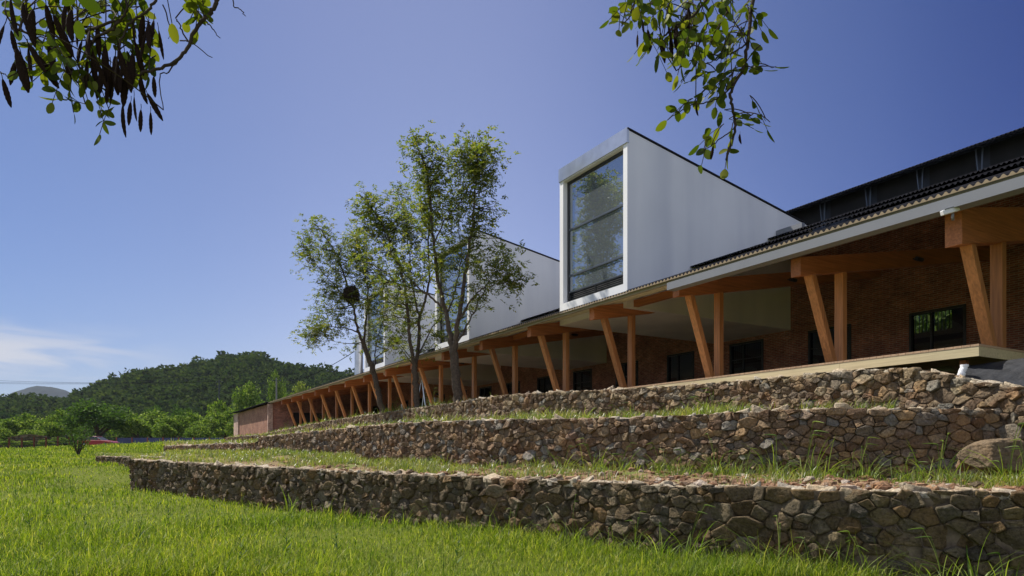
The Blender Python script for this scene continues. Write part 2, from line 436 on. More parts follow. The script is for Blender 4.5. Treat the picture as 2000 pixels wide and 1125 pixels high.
MAT['fascia'] = mat_plain('beige_fascia_paint', (0.33, 0.31, 0.24), 0.6, 0, 0.2, 0.06, 2)
MAT['zinc'] = mat_plain('galvanised_steel', (0.55, 0.57, 0.60), 0.32, 0.85, 0.5, 0.12, 2.5)
MAT['tan_sheet'] = mat_plain('tan_fibre_sheet', (0.27, 0.21, 0.13), 0.8, 0, 0.2, 0.12, 3, 0.2)
MAT['dark_sheet'] = mat_plain('dark_slate_sheet', (0.022, 0.022, 0.026), 1.0, 0, 0.0, 0.25, 3, 0.2)
MAT['dark_metal'] = mat_plain('black_window_metal', (0.02, 0.022, 0.026), 0.4, 0.2, 0.5, 0.2, 4)
MAT['grey_metal'] = mat_plain('blue_grey_mullion', (0.11, 0.13, 0.16), 0.35, 0.4, 0.5, 0.1, 4)
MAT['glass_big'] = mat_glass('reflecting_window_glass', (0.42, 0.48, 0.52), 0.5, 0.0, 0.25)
MAT['glass'] = mat_glass('dark_window_glass', (0.5, 0.55, 0.55), 0.045)
MAT['ridge_pane'] = mat_plain('dull_dark_pane', (0.02, 0.018, 0.016), 0.6, 0, 0.15, 0.2, 2)
MAT['inside'] = mat_plain('interior_wall', (0.22, 0.215, 0.20), 0.9, 0, 0.1, 0.1, 1)
MAT['inside_dark'] = mat_plain('interior_floor', (0.10, 0.09, 0.08), 0.8, 0, 0.2, 0.2, 1)
MAT['bark'] = mat_plain('furrowed_bark', (0.085, 0.066, 0.05), 0.95, 0, 0.1, 0.45, 14, 1.0)
MAT['twig'] = mat_plain('dark_twig', (0.055, 0.04, 0.03), 0.9, 0, 0.1, 0.3, 20, 0.4)
MAT['leaf_tree'] = mat_leaf('locust_leaf', [(0.0, (0.05, 0.08, 0.012)), (0.4, (0.115, 0.15, 0.02)), (0.75, (0.185, 0.21, 0.03)), (1.0, (0.30, 0.26, 0.055))], 0.5, 0.5, 0.03)
MAT['leaf_near'] = mat_leaf('near_locust_leaf', [(0.0, (0.04, 0.065, 0.006)), (0.5, (0.095, 0.125, 0.010)), (1.0, (0.18, 0.185, 0.02))], 0.42, 0.5, 0.015)
MAT['pod'] = mat_plain('dry_brown_pod', (0.022, 0.013, 0.009), 0.9, 0, 0.05, 0.4, 30, 0.3)
MAT['leaf_hedge'] = mat_leaf('fresh_shrub_leaf', [(0.0, (0.054, 0.101, 0.016)), (0.5, (0.115, 0.189, 0.030)), (0.85, (0.216, 0.284, 0.054)), (1.0, (0.351, 0.405, 0.121))], 0.3, 0.6, 0.012)
MAT['leaf_dark'] = mat_leaf('dark_tree_leaf', [(0.0, (0.030, 0.068, 0.016)), (0.5, (0.054, 0.108, 0.022)), (1.0, (0.095, 0.149, 0.034))], 0.35, 0.6, 0.012)
MAT['leaf_lime'] = mat_leaf('yellow_green_leaf', [(0.0, (0.121, 0.162, 0.034)), (0.5, (0.189, 0.230, 0.054)), (1.0, (0.270, 0.284, 0.081))], 0.38, 0.6, 0.012)
MAT['leaf_pine'] = mat_leaf('pine_needles', [(0.0, (0.025, 0.046, 0.018)), (0.6, (0.04, 0.064, 0.024)), (1.0, (0.065, 0.09, 0.03))], 0.3, 0.7, 0.0, 1.0, 0.07)
MAT['grass'] = mat_leaf('lawn_grass_blade', [(0.0, (0.030, 0.068, 0.006)), (0.30, (0.105, 0.165, 0.012)), (0.7, (0.20, 0.255, 0.022)), (0.9, (0.29, 0.325, 0.045)), (1.0, (0.46, 0.43, 0.13))], 0.42, 0.5, 0.015, 1.2, 0.35)
MAT['grass_tall'] = mat_leaf('tall_grass_blade', [(0.0, (0.08, 0.14, 0.016)), (0.6, (0.18, 0.25, 0.03)), (1.0, (0.32, 0.35, 0.08))], 0.5, 0.5, 0.02)
MAT['grass_dry'] = mat_leaf('terrace_grass_blade', patch=0.6, stops=[(0.0, (0.10, 0.145, 0.02)), (0.5, (0.17, 0.21, 0.035)), (0.85, (0.25, 0.26, 0.07)), (1.0, (0.36, 0.32, 0.16))], trans=0.48, rough=0.4, gloss=0.05)

# ------------------------------------------------------------------ lie of the land
def lawn_z(X, Y):
    """height of the lawn relative to the eye"""
    X = np.asarray(X, float); Y = np.asarray(Y, float)
    b = np.interp(Y, [0, 14, 19, 23, 26, 30, 36, 46, 60, 80, 86, 90, 3000], [-1.45, -1.45, -1.42, -1.27, -1.0, -0.66, -0.46, -0.2, 0.25, 0.80, 0.80, 0.45, 0.5])
    tilt = np.clip(0.0375 * (X + 0.6 * Y), -0.5, 0.55) * smoothstep(Y, 38, 75) * (1 - smoothstep(Y, 86, 92))
    nz_ = 0.025 * np.sin(X * 1.3 + 0.7 * Y) + 0.02 * np.sin(X * 0.6 - 1.1 * Y + 2) + 0.02 * np.sin(2.1 * Y + X * 0.4)
    return b + tilt + nz_

def grid_sheet(name, X, Y, zf, mat, smooth=True):
    gx, gy = np.meshgrid(X, Y)
    V = np.stack([gx, gy, zf(gx, gy)], -1).reshape(-1, 3)
    nx, ny = len(X), len(Y)
    i = np.arange(ny - 1)[:, None] * nx; j = np.arange(nx - 1)[None, :]
    Q = np.stack([i + j, i + j + 1, i + nx + j + 1, i + nx + j], -1).reshape(-1, 4)
    return link(name, np_mesh(name, V, Q, smooth=smooth), mat)

xs = np.concatenate([-np.geomspace(60, 3000, 26)[::-1], np.linspace(-58, 40, 140), np.geomspace(42, 3000, 24)])
ys = np.concatenate([[-60, -30, -10], np.linspace(-5, 40, 91), np.linspace(40.6, 100, 90), np.geomspace(104, 3200, 30)])
tag(grid_sheet('lawn', xs, ys, lambda x, y: ZC + lawn_z(x, y), MAT['lawn']), kind='structure')

# ------------------------------------------------------------------ building frame
T = 13.5                                    # distance from the eye to the eave line, metres
UX, UY = -0.5098, 0.8603                    # along the facade, away
VX, VY = 0.8603, 0.5098                     # into the building
def W(s, t, z):
    """world point from facade coordinates in units of T, z relative to the eye"""
    return np.array([(UX * s + VX * t) * T, (UY * s + VY * t) * T, ZC + z * T])
BROT = math.atan2(-UY, -UX)                 # local x = -s
def L(s, t, z): return (-s * T, t * T, ZC + z * T)
DECK = 0.1404
# ------------------------------------------------------------------ stone terrace walls
def catmull(P, n_per=10):
    P = np.asarray(P, float)
    Q = np.vstack([2 * P[0] - P[1], P, 2 * P[-1] - P[-2]])
    out = []
    for i in range(1, len(Q) - 2):
        p0, p1, p2, p3 = Q[i - 1:i + 3]
        for t in np.linspace(0, 1, n_per, endpoint=False):
            out.append(0.5 * (2 * p1 + (p2 - p0) * t + (2 * p0 - 5 * p1 + 4 * p2 - p3) * t * t + (3 * p1 - p0 - 3 * p2 + p3) * t ** 3))
    out.append(P[-1])
    return np.array(out)

class Path:
    def __init__(self, nodes):              # nodes: X, Y, ztop, zbot (relative to the eye)
        C = catmull(nodes)
        d = np.linalg.norm(np.diff(C[:, :2], axis=0), axis=1)
        self.l = np.concatenate([[0], np.cumsum(d)]); self.C = C; self.L = self.l[-1]
        t = np.gradient(C[:, :2], axis=0); t = unit(t)
        n = np.stack([t[:, 1], -t[:, 0]], 1)
        mid = len(C) // 2
        if n[mid] @ C[mid, :2] > 0: n = -n
        self.n = n
    def g(self, l, k): return np.interp(l, self.l, self.C[:, k])
    def pos(self, l, d, z):
        l = np.asarray(l, float)
        nx, ny = np.interp(l, self.l, self.n[:, 0]), np.interp(l, self.l, self.n[:, 1])
        ln = np.hypot(nx, ny)
        return np.stack([self.g(l, 0) + nx / ln * d, self.g(l, 1) + ny / ln * d, ZC + np.asarray(z) + 0 * l], -1)

def clip_poly(poly, nx, ny, d):
    out = []; m = len(poly)
    for i in range(m):
        ax, ay = poly[i]; bx, by = poly[(i + 1) % m]
        fa = nx * ax + ny * ay - d; fb = nx * bx + ny * by - d
        if fa <= 0: out.append((ax, ay))
        if (fa < 0 < fb) or (fb < 0 < fa):
            q = fa / (fa - fb); out.append((ax + (bx - ax) * q, ay + (by - ay) * q))
    return out

def rubble_cells(seeds, wts, R, clips):
    """power-diagram cells of irregular stones"""
    cell = R; buckets = {}
    for i, (x, y) in enumerate(seeds): buckets.setdefault((int(x // cell), int(y // cell)), []).append(i)
    res = []
    for i, (x, y) in enumerate(seeds):
        poly = [(x - R, y - R), (x + R, y - R), (x + R, y + R), (x - R, y + R)]
        bx, by = int(x // cell), int(y // cell)
        nb = [j for a in (-1, 0, 1) for b in (-1, 0, 1) for j in buckets.get((bx + a, by + b), ()) if j != i]
        nb.sort(key=lambda j: (seeds[j][0] - x) ** 2 + (seeds[j][1] - y) ** 2)
        for j in nb[:26]:
            dx, dy = seeds[j][0] - x, seeds[j][1] - y
            q = math.hypot(dx, dy)
            if q < 1e-6: continue
            nx, ny = dx / q, dy / q
            d = (q * q + wts[i] - wts[j]) / (2 * q)
            poly = clip_poly(poly, nx, ny, nx * x + ny * y + d)
            if len(poly) < 3: break
        if len(poly) >= 3:
            for nx, ny, d in clips(i, x, y): 
                poly = clip_poly(poly, nx, ny, d)
                if len(poly) < 3: break
        res.append(poly if len(poly) >= 3 else None)
    return res

def stone_mesh(nb, poly, mapf, rng, gap=0.003, prot=(0.0, 0.05), depth=0.09):
    P = np.array(poly)
    keep = np.linalg.norm(P - np.roll(P, 1, 0), axis=1) > 0.010
    P = P[keep]
    if len(P) < 3: return
    A = 0.5 * np.sum(P[:, 0] * np.roll(P[:, 1], -1) - np.roll(P[:, 0], -1) * P[:, 1])
    if abs(A) < 0.0008: return
    c = P.mean(0); r = np.sqrt(abs(A) / math.pi)
    P = c + (P - c) * max(0.5, 1 - gap / r)
    pts = []
    m = len(P)
    for i in range(m):                      # broken corners, slightly ragged sides
        a, b = P[i], P[(i + 1) % m]
        q = np.linalg.norm(b - a); k = max(2, int(q / 0.055))
        for u in np.linspace(0.09, 0.91, k):
            pts.append(a + (b - a) * u + rng.normal(0, 0.0045, 2))
    B = np.array(pts); n = len(B)
    ph = rng.uniform(*prot)
    npl = rng.integers(1, 4)                # a few broken planes make the face
    sl = rng.normal(0, 0.26, (npl, 2)); of = rng.uniform(0.0, 0.02, npl)
    def face(R_):
        return ph + np.min((R_ - c) @ sl.T + of, axis=1)
    V_, z_ = [], []
    spec = [1.0, 1.0, 0.93, 0.72, 0.46, 0.2]
    for q, sc in enumerate(spec):
        R_ = c + (B - c) * sc
        if q == 0: z = np.full(n, -depth)
        elif q == 1: z = face(R_) - 0.020 + rng.normal(0, 0.004, n)
        else: z = face(R_) + rng.normal(0, 0.0045, n)
        V_.append(R_); z_.append(z)
    uv = np.concatenate(V_ + [c[None]]); z = np.concatenate(z_ + [face(c[None])])
    V = mapf(uv, z)
    i = np.arange(len(spec) - 1)[:, None] * n; j = np.arange(n)[None, :]; k = (j + 1) % n
    Q = np.stack([i + j, i + k, i + n + k, i + n + j], -1).reshape(-1, 4)
    o = (len(spec) - 1) * n; jj = np.arange(n)
    Tt = np.stack([o + jj, o + (jj + 1) % n, np.full(n, len(spec) * n)], -1)
    nb.add(V, Q, Tt)

def dart_seeds(L_, z0, z1, radii, rng, sz=1.3):
    """stones of mixed size: big ones first, small ones fill the gaps"""
    P = np.zeros((0, 2)); Rr = np.zeros(0)
    for r, tries in radii:
        n = int(tries * L_ * (z1 - z0))
        C = np.stack([rng.uniform(-0.1, L_ + 0.1, n), rng.uniform(z0 - 0.1, z1 + 0.1, n) * sz], 1)
        for p in C:
            rr = r * rng.uniform(0.8, 1.2)
            if len(P):
                d2 = (P[:, 0] - p[0]) ** 2 + (P[:, 1] - p[1]) ** 2
                if np.any(d2 < ((Rr + rr) * 0.92) ** 2): continue
            P = np.vstack([P, p]); Rr = np.append(Rr, rr)
    return P, Rr

def stone_wall(name, path, mat, label, seed, size=(0.30, 0.21), thick=0.42, prot=(0.0, 0.05), group=None, cap=True):
    rng = np.random.default_rng(seed)
    root = empty(name, tuple(path.pos(path.L / 2, 0, path.g(path.L / 2, 3))))
    tag(root, label, 'stone wall', group)
    z0, z1 = path.C[:, 3].min(), path.C[:, 2].max()
    SZ = 1.45; k_ = size[0] / 0.30
    P_, R_ = dart_seeds(path.L, z0, z1, [(0.165 * k_, 5), (0.12 * k_, 45), (0.08 * k_, 140), (0.045 * k_, 230)], rng, SZ)
    seeds = [tuple(p) for p in P_]; w = list(0.62 * R_ ** 2)
    def clips(i, x, y):
        return [(0, 1, (float(path.g(x, 2)) - 0.012 + rng.uniform(-0.02, 0.022)) * SZ), (0, -1, -float(path.g(x, 3)) * SZ), (-1, 0, 0.0), (1, 0, path.L)]
    polys = [None if p is None else [(a, b / SZ) for a, b in p] for p in rubble_cells(seeds, w, 0.62 * k_, clips)]
    nb = NB(); off = np.array(root.location)
    def mapf(uv, d): return path.pos(uv[:, 0], d, uv[:, 1]) - off
    for p in polys:
        if p: stone_mesh(nb, p, mapf, rng, prot=prot)
    nb.build('stone_face', mat, root, smooth=True)
    # mortar core
    ls = np.linspace(0, path.L, max(8, int(path.L / 0.25)))
    zt, zb = path.g(ls, 2), path.g(ls, 3)
    prof = [(-0.022, zb), (-0.022, zt - 0.03), (-thick, zt - 0.03), (-thick, zb)]
    V = np.concatenate([path.pos(ls, d, z) for d, z in prof]) - off
    n = len(ls); i = np.arange(n - 1)
    Q = np.concatenate([np.stack([a * n + i, a * n + i + 1, b * n + i + 1, b * n + i], -1) for a, b in ((0, 1), (1, 2), (2, 3))])
    Q = np.concatenate([Q, [[0, n, 2 * n, 3 * n], [n - 1, 2 * n - 1, 3 * n - 1, 4 * n - 1]]])
    link('mortar_core', np_mesh('mortar_core', V, Q), MAT['mortar'], root)
    if cap:
        seeds, w = [], []
        l = 0
        while l < path.L:
            for d in (0.0, -0.2, -0.38):
                seeds.append((l + rng.uniform(-.1, .1), d + rng.uniform(-.07, .07))); w.append(rng.uniform(0, 0.02))
            l += rng.uniform(0.2, 0.4)
        polys = rubble_cells(seeds, w, 0.6, lambda i, x, y: [(0, 1, -0.005 + rng.uniform(-.05, .02)), (0, -1, thick - 0.02), (-1, 0, 0.0), (1, 0, path.L)])
        nb = NB()
        def mapt(uv, d): return path.pos(uv[:, 0], uv[:, 1], path.g(uv[:, 0], 2) + np.clip(d, -0.1, 1)) - off
        for p in polys:
            if p: stone_mesh(nb, p, mapt, rng, prot=(-0.045, 0.006), depth=0.09, gap=0.006)
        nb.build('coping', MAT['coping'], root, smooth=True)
    return root

def nodes_px(rows):
    """rows of (px, ytop, Y, ybot or None): to X, Y, ztop, zbot"""
    out = []
    for px, yt, Y, yb in rows:
        X = (px - 1000.0) / F * Y
        zb = float(lawn_z(X, Y)) - 0.12 if yb is None else (HY - yb) / F * Y - 0.1
        out.append((X, Y, (HY - yt) / F * Y, zb))
    return out

W1R = [(2150, 968, 6.6, None), (2000, 960, 7.2, None), (1800, 957, 7.6, None), (1600, 954, 8.15, None), (1300, 947, 9.4, None), (1150, 941, 10.4, None), (1000, 934, 11.6, None),
       (850, 928, 13.0, None), (700, 922, 14.7, None), (560, 914, 16.8, None), (450, 909, 18.7, None), (350, 903, 20.9, None), (255, 897, 23.0, None)]
S1R = [(315, 893, 26.6, None), (255, 892, 30.0, None), (187, 891, 34.0, None)]
W2R = [(1958, 799, 10.62, 945), (1800, 797, 10.75, 940), (1600, 797, 11.3, 936), (1450, 803, 12.1, 930), (1300, 812, 13.2, 922), (1150, 817, 14.4, 918), (1000, 819, 15.8, 914), (900, 821, 17.3, 911),
       (800, 825, 19.0, 908), (720, 831, 20.8, 898), (650, 838, 22.5, 890), (570, 846, 24.6, 884), (505, 853, 26.5, 880)]
S2R = [(520, 864, 28.2, 882), (400, 868, 33.0, 883), (320, 871, 36.0, 884)]
W3R = [(1765, 718, 12.36, 800), (1640, 725, 13.4, 802), (1500, 738, 14.9, 806), (1380, 748, 16.3, 812), (1300, 755, 17.3, 816), (1150, 762, 19.3, 822), (1000, 770, 21.8, 826), (900, 784, 25.2, 831),
       (800, 798, 29.0, 838), (720, 810, 34.0, 846), (640, 822, 41.5, 852), (580, 834, 48.5, 855), (525, 845, 55.0, 859)]
S3R = [(520, 849, 56.0, 862), (480, 851, 60.0, 863), (440, 855, 63.0, 864)]
p1, q1, p2, q2, p3, q3 = [Path(nodes_px(r)) for r in (W1R, S1R, W2R, S2R, W3R, S3R)]
C4 = (7.09, 12.36)
p4 = Path([(C4[0] - 0.02, C4[1] + 0.02, 1.54, 0.3), (7.33, 11.55, 1.30, -0.2), (7.72, 10.3, 0.94, -0.6), (8.2, 8.8, 0.48, -0.6), (8.7, 7.0, -0.05, -1.4)])
stone_wall('terrace_wall', p1, MAT['stone_low'], 'lowest and longest dry stone terrace wall, grey brown, rising straight from the lawn', 11, (0.34, 0.23))
stone_wall('terrace_wall', q1, MAT['stone_low'], 'short low stone wall stub set back at the lawn end of the lowest terrace', 12, (0.3, 0.2))
stone_wall('terrace_wall', p2, MAT['stone_mid'], 'reddish brown middle stone terrace wall between two grassy terraces', 13, (0.30, 0.21))
stone_wall('terrace_wall', q2, MAT['stone_mid'], 'short knee-high stone wall continuing the reddish middle wall out to the lawn', 14, (0.3, 0.2))
stone_wall('terrace_wall', p3, MAT['stone_high'], 'uppermost curved stone terrace wall just under the timber deck', 15, (0.30, 0.20))
stone_wall('terrace_wall', q3, MAT['stone_high'], 'small far stone wall in front of the pale brick end wall', 16, (0.3, 0.2))
stone_wall('terrace_wall', p4, MAT['stone_high'], 'sunlit sloping stone wall running down across the ends of the terraces', 17, (0.34, 0.25), prot=(0.0, 0.08))

def depth_of(rows, px):
    r = sorted([(a[0], a[2]) for a in rows]); return np.interp(px, [a for a, _ in r], [b for _, b in r])
def top_of(rows, px):
    r = sorted([(a[0], (HY - a[1]) / F * a[2]) for a in rows]); return np.interp(px, [a for a, _ in r], [b for _, b in r])
def bot_of(rows, px):
    r = sorted([(a[0], (HY - a[3]) / F * a[2]) for a in rows if a[3]]); return np.interp(px, [a for a, _ in r], [b for _, b in r])

def terrace1(px, u):
    """point on the lowest terrace: px column, u from the wall top (0) back to the next wall (1)"""
    Ya = np.where(px < 255, depth_of(S1R, px), depth_of(W1R, px)) + 0.25
    za = np.where(px < 255, top_of(S1R, px), top_of(W1R, px)) - 0.03
    k = smoothstep(px, 490, 530); k2 = smoothstep(px, 300, 330)
    Yb = (1 - k) * ((1 - k2) * 45 + k2 * depth_of(S2R, px)) + k * depth_of(W2R, px)
    zb = (1 - k) * ((1 - k2) * -0.22 + k2 * bot_of(S2R, px)) + k * bot_of(W2R, px)
    Y = Ya + (Yb + 0.1 - Ya) * u
    z = za + (zb - za) * u + 0.05 * np.sin(u * 9 + px * 0.021) * np.sin(px * 0.05 + u * 3) * np.minimum(1, u * 5)
    return np.stack([(px - 1000) / F * Y, Y, ZC + z], -1)
def terrace2(px, u):
    k0 = smoothstep(px, 490, 520)
    Ya = (1 - k0) * depth_of(S2R, px) + k0 * depth_of(W2R, px) + 0.25
    za = (1 - k0) * top_of(S2R, px) + k0 * top_of(W2R, px) - 0.03
    k = smoothstep(px, 515, 530)
    Yb = (1 - k) * depth_of(S3R, px) + k * depth_of(W3R, px)
    zb = (1 - k) * (bot_of(S3R, px) + 0.05) + k * bot_of(W3R, px)
    Y = Ya + (Yb + 0.1 - Ya) * u
    z = za + (zb - za) * u + 0.04 * np.sin(u * 9 + px * 0.03) * np.minimum(1, u * 5)
    return np.stack([(px - 1000) / F * Y, Y, ZC + z], -1)
def terrace3(px, u):
    k = smoothstep(px, 515, 530)
    Ya = (1 - k) * depth_of(S3R, px) + k * depth_of(W3R, px) + 0.25
    za = (1 - k) * top_of(S3R, px) + k * top_of(W3R, px) - 0.04
    kk = (px - 1000) / F
    sr = (0.8603 - 0.5098 * kk) / (0.5098 + 0.8603 * kk)
    Yb = (0.8603 * sr + 0.5098) * 1.02 * T
    zb = np.minimum(za + 0.2, DECK * T - 0.25)
    Y = Ya + (np.maximum(Yb, Ya + 0.4) - Ya) * u
    z = za + (zb - za) * u
    return np.stack([(px - 1000) / F * Y, Y, ZC + z], -1)
def strip(name, fn, px0, px1, n, m, mat):
    px = np.linspace(px0, px1, n); u = np.linspace(0, 1, m)
    g, h = np.meshgrid(px, u)
    V = fn(g, h).reshape(-1, 3)
    i = np.arange(m - 1)[:, None] * n; j = np.arange(n - 1)[None, :]
    Q = np.stack([i + j, i + j + 1, i + n + j + 1, i + n + j], -1).reshape(-1, 4)
    return tag(link(name, np_mesh(name, V, Q, smooth=True), mat), kind='structure')
strip('terrace_ground', terrace1, 187, 2150, 300, 24, MAT['soil'])
strip('terrace_ground', terrace2, 320, 1760, 240, 14, MAT['soil'])
strip('terrace_ground', terrace3, 440, 1890, 200, 10, MAT['soil'])

# ------------------------------------------------------------------ the long brick building
bld = empty('factory_building', (0, 0, 0), BROT)
tag(bld, 'long red brick workshop with timber porch, dark corrugated roof and white monitor windows', 'building')
TW = 1.70                                   # brick wall behind the porch
SE = 4.985                                  # far end of the porch
ZE, SL = 0.352, 0.366                        # eave height and roof slope
def zr(t): return ZE + SL * (t - 0.985)
def lb(mb, s0, s1, t0, t1, z0, z1):
    mb.box(-s1 * T, -s0 * T, t0 * T, t1 * T, ZC + z0 * T, ZC + z1 * T)

# brick wall with tall openings, one every bay
BAY = 0.282
doors = [0.883 + BAY * j for j in range(-1, 15)]
HW, ZL = 0.0645, 0.341
DORM = [(1.288, 1.577), (2.134, 2.423), (2.980, 3.269)]
mb = MB()
edges = [-0.9] + [e for c in doors for e in (c - HW, c + HW)] + [SE + 0.02]
for a, b in zip(edges[0::2], edges[1::2]): lb(mb, a, b, TW, TW + 0.02, -0.12, ZL)
lb(mb, -0.9, SE + 0.02, TW, TW + 0.02, ZL, zr(TW) - 0.012)
for c in doors: lb(mb, c - HW, c + HW, TW, TW + 0.02, -0.12, DECK)
mb.build('brick_wall', MAT['brick'], bld)

mb = MB()                                    # end wall across the porch, with a wide dark opening
lb(mb, SE, SE + 0.02, 0.995, 1.14, -0.05, 0.284); lb(mb, SE, SE + 0.02, 1.35, TW, -0.05, 0.284)
mb.prism([(0.995 * T, ZC + 0.284 * T), (TW * T, ZC + 0.284 * T), (TW * T, ZC + (zr(TW) - 0.006) * T), (0.995 * T, ZC + (zr(0.995) - 0.006) * T)], -(SE + 0.02) * T, -SE * T)
mb.build('return_wall', MAT['brick'], bld)
mb = MB(); lb(mb, SE + 0.012, SE + 0.016, 1.14, 1.35, 0.10, 0.284)
mb.build('window_pane', MAT['dark_metal'], bld)

# porch-end pavilion: patterned brick screen and its pier
mb = MB(); lb(mb, SE, 6.25, 0.975, 0.995, 0.05, 0.338)
rng = np.random.default_rng(3)
end_wall = mb.build('brick_screen', MAT['brick_end'], bld)
end_wall['label'] = 'pale patterned brick end wall'
mb = MB(); lb(mb, 6.25, 6.48, 0.965, 0.998, 0.05, 0.336); mb.build('pier', MAT['pier'], bld)
mb = MB(); lb(mb, SE - 0.012, SE + 0.012, 0.965, 0.998, 0.05, 0.338); mb.build('pier', MAT['pier'], bld)
mb = MB(); lb(mb, 6.46, 6.48, 0.998, TW, 0.05, 0.34); mb.build('gable_wall', MAT['brick_end'], bld)
mb = MB(); mb.hexa([L(SE, 0.94, 0.340), L(6.56, 0.94, 0.340), L(6.56, 1.75, 0.5), L(SE, 1.75, 0.5), L(SE, 0.94, 0.347), L(6.56, 0.94, 0.347), L(6.56, 1.75, 0.507), L(SE, 1.75, 0.507)])
mb.build('pavilion_roof', MAT['dark_sheet'], bld)

# interior hall seen through the openings
mb = MB()
TB = 2.35
lb(mb, -0.9, SE, TW + 0.02, TB, 0.12, 0.139)
mb.build('hall_floor', MAT['inside_dark'], bld)
mb = MB()
lb(mb, -0.9, 1.175, TB, TB + 0.02, 0.0, 0.9); lb(mb, 1.305, 2.03, TB, TB + 0.02, 0.0, 0.9); lb(mb, 2.03, SE + 0.02, TB, TB + 0.02, 0.0, 0.6)
lb(mb, 1.175, 1.305, TB, TB + 0.02, 0.0, 0.40); lb(mb, 1.175, 1.305, TB, TB + 0.02, 0.49, 0.9)
mb.build('hall_back_wall', MAT['inside'], bld)
mb = MB(); lb(mb, SE, SE + 0.02, TW + 0.02, TB, 0.0, 0.95); mb.build('hall_end_wall', MAT['inside'], bld)
mb = MB(); lb(mb, -0.62, -0.60, TW + 0.02, TB, 0.0, 0.9); mb.build('hall_end_wall', MAT['inside'], bld)

# openings: dark frame, panes, the bars of the nearest door
for j, c in enumerate(doors):
    mb = MB()
    e = 0.0055
    lb(mb, c - HW, c - HW + e, TW - 0.003, TW + 0.012, DECK, ZL); lb(mb, c + HW - e, c + HW, TW - 0.003, TW + 0.012, DECK, ZL)
    lb(mb, c - HW + e, c + HW - e, TW - 0.003, TW + 0.012, ZL - e, ZL); lb(mb, c - HW + e, c + HW - e, TW - 0.003, TW + 0.012, DECK, DECK + 0.004)
    lb(mb, c + HW * 0.22 - 0.002, c + HW * 0.22 + 0.002, TW, TW + 0.009, DECK + 0.004, ZL - e)
    if j % 3 != 1:
        lb(mb, c - HW + e, c + HW - e, TW + 0.001, TW + 0.008, ZL - 0.052, ZL - 0.049)
    fr = mb.build('door_frame', MAT['dark_metal'], bld)
    mb = MB(); lb(mb, c - HW + e, c + HW - e, TW + 0.004, TW + 0.005, DECK + 0.004, ZL - e)
    mb.build('door_pane', MAT['glass'], fr)
    if j % 3 == 0:
        mb = MB()
        for k in range(15):
            s = c - HW + e + (k + 0.5) * (2 * HW - 2 * e) / 15
            lb(mb, s - 0.0008, s + 0.0008, TW + 0.0055, TW + 0.0075, ZL - 0.062, ZL - e)
        lb(mb, c - HW + e, c + HW - e, TW + 0.0055, TW + 0.0078, ZL - 0.0655, ZL - 0.062)
        mb.build('door_bars', MAT['dark_metal'], fr)
    mb = MB(); lb(mb, c - HW + 0.03, c - HW + 0.055, TW + 0.18, TW + 0.24, DECK + 0.0, DECK + 0.055)   # bench and shelf inside
    lb(mb, c - HW - 0.02, c + 0.02, TW + 0.12, TW + 0.2, DECK + 0.055, DECK + 0.062)
    mb.build('workbench', MAT['inside'], fr)

# timber frame: sloping beams, posts and leaning braces
for i in range(16):
    s = 0.498 if i == 0 else (0.748 if i == 1 else 1.03 + 0.2825 * (i - 2))
    b0, h, hw = (0.283, 0.050, 0.0112) if i == 0 else ((0.2963, 0.031, 0.0095) if i == 1 else (0.3172, 0.0315, 0.0095))
    t0 = 1.0
    zb = lambda t: b0 + 0.186 * (t - 1)
    mb = MB()
    mb.hexa([L(s - hw, t0, zb(t0)), L(s + hw, t0, zb(t0)), L(s + hw, TW, zb(TW)), L(s - hw, TW, zb(TW)),
             L(s - hw, t0, zb(t0) + h), L(s + hw, t0, zb(t0) + h), L(s + hw, TW, zb(TW) + h), L(s - hw, TW, zb(TW) + h)])
    mb.build('porch_beam', MAT['wood_y'], bld, bevel=0.008)
    mb = MB(); pw, pt = 0.0082, 0.0062; tp = 1.124
    mb.hexa([L(s - pw, tp - pt, DECK), L(s + pw, tp - pt, DECK), L(s + pw, tp + pt, DECK), L(s - pw, tp + pt, DECK),
             L(s - pw, tp - pt, zb(tp - pt)), L(s + pw, tp - pt, zb(tp - pt)), L(s + pw, tp + pt, zb(tp + pt)), L(s - pw, tp + pt, zb(tp + pt))])
    mb.build('porch_post', MAT['wood_z'], bld, bevel=0.006)
    mb = MB(); pw = 0.0078; ta, tb = 1.105, 1.038
    mb.hexa([L(s - pw, ta - pt, DECK), L(s + pw, ta - pt, DECK), L(s + pw, ta + pt, DECK), L(s - pw, ta + pt, DECK),
             L(s - pw, tb - pt, zb(tb - pt)), L(s + pw, tb - pt, zb(tb - pt)), L(s + pw, tb + pt, zb(tb + pt)), L(s - pw, tb + pt, zb(tb + pt))])
    mb.build('porch_brace', MAT['wood_z'], bld, bevel=0.006)

for a, b in zip([1.02] + [d[1] for d in DORM], [d[0] for d in DORM] + [SE]):
    mb = MB(); lb(mb, a, b, 1.110, 1.124, 0.3565, 0.3725); mb.build('wall_plate', MAT['wood_x'], bld)
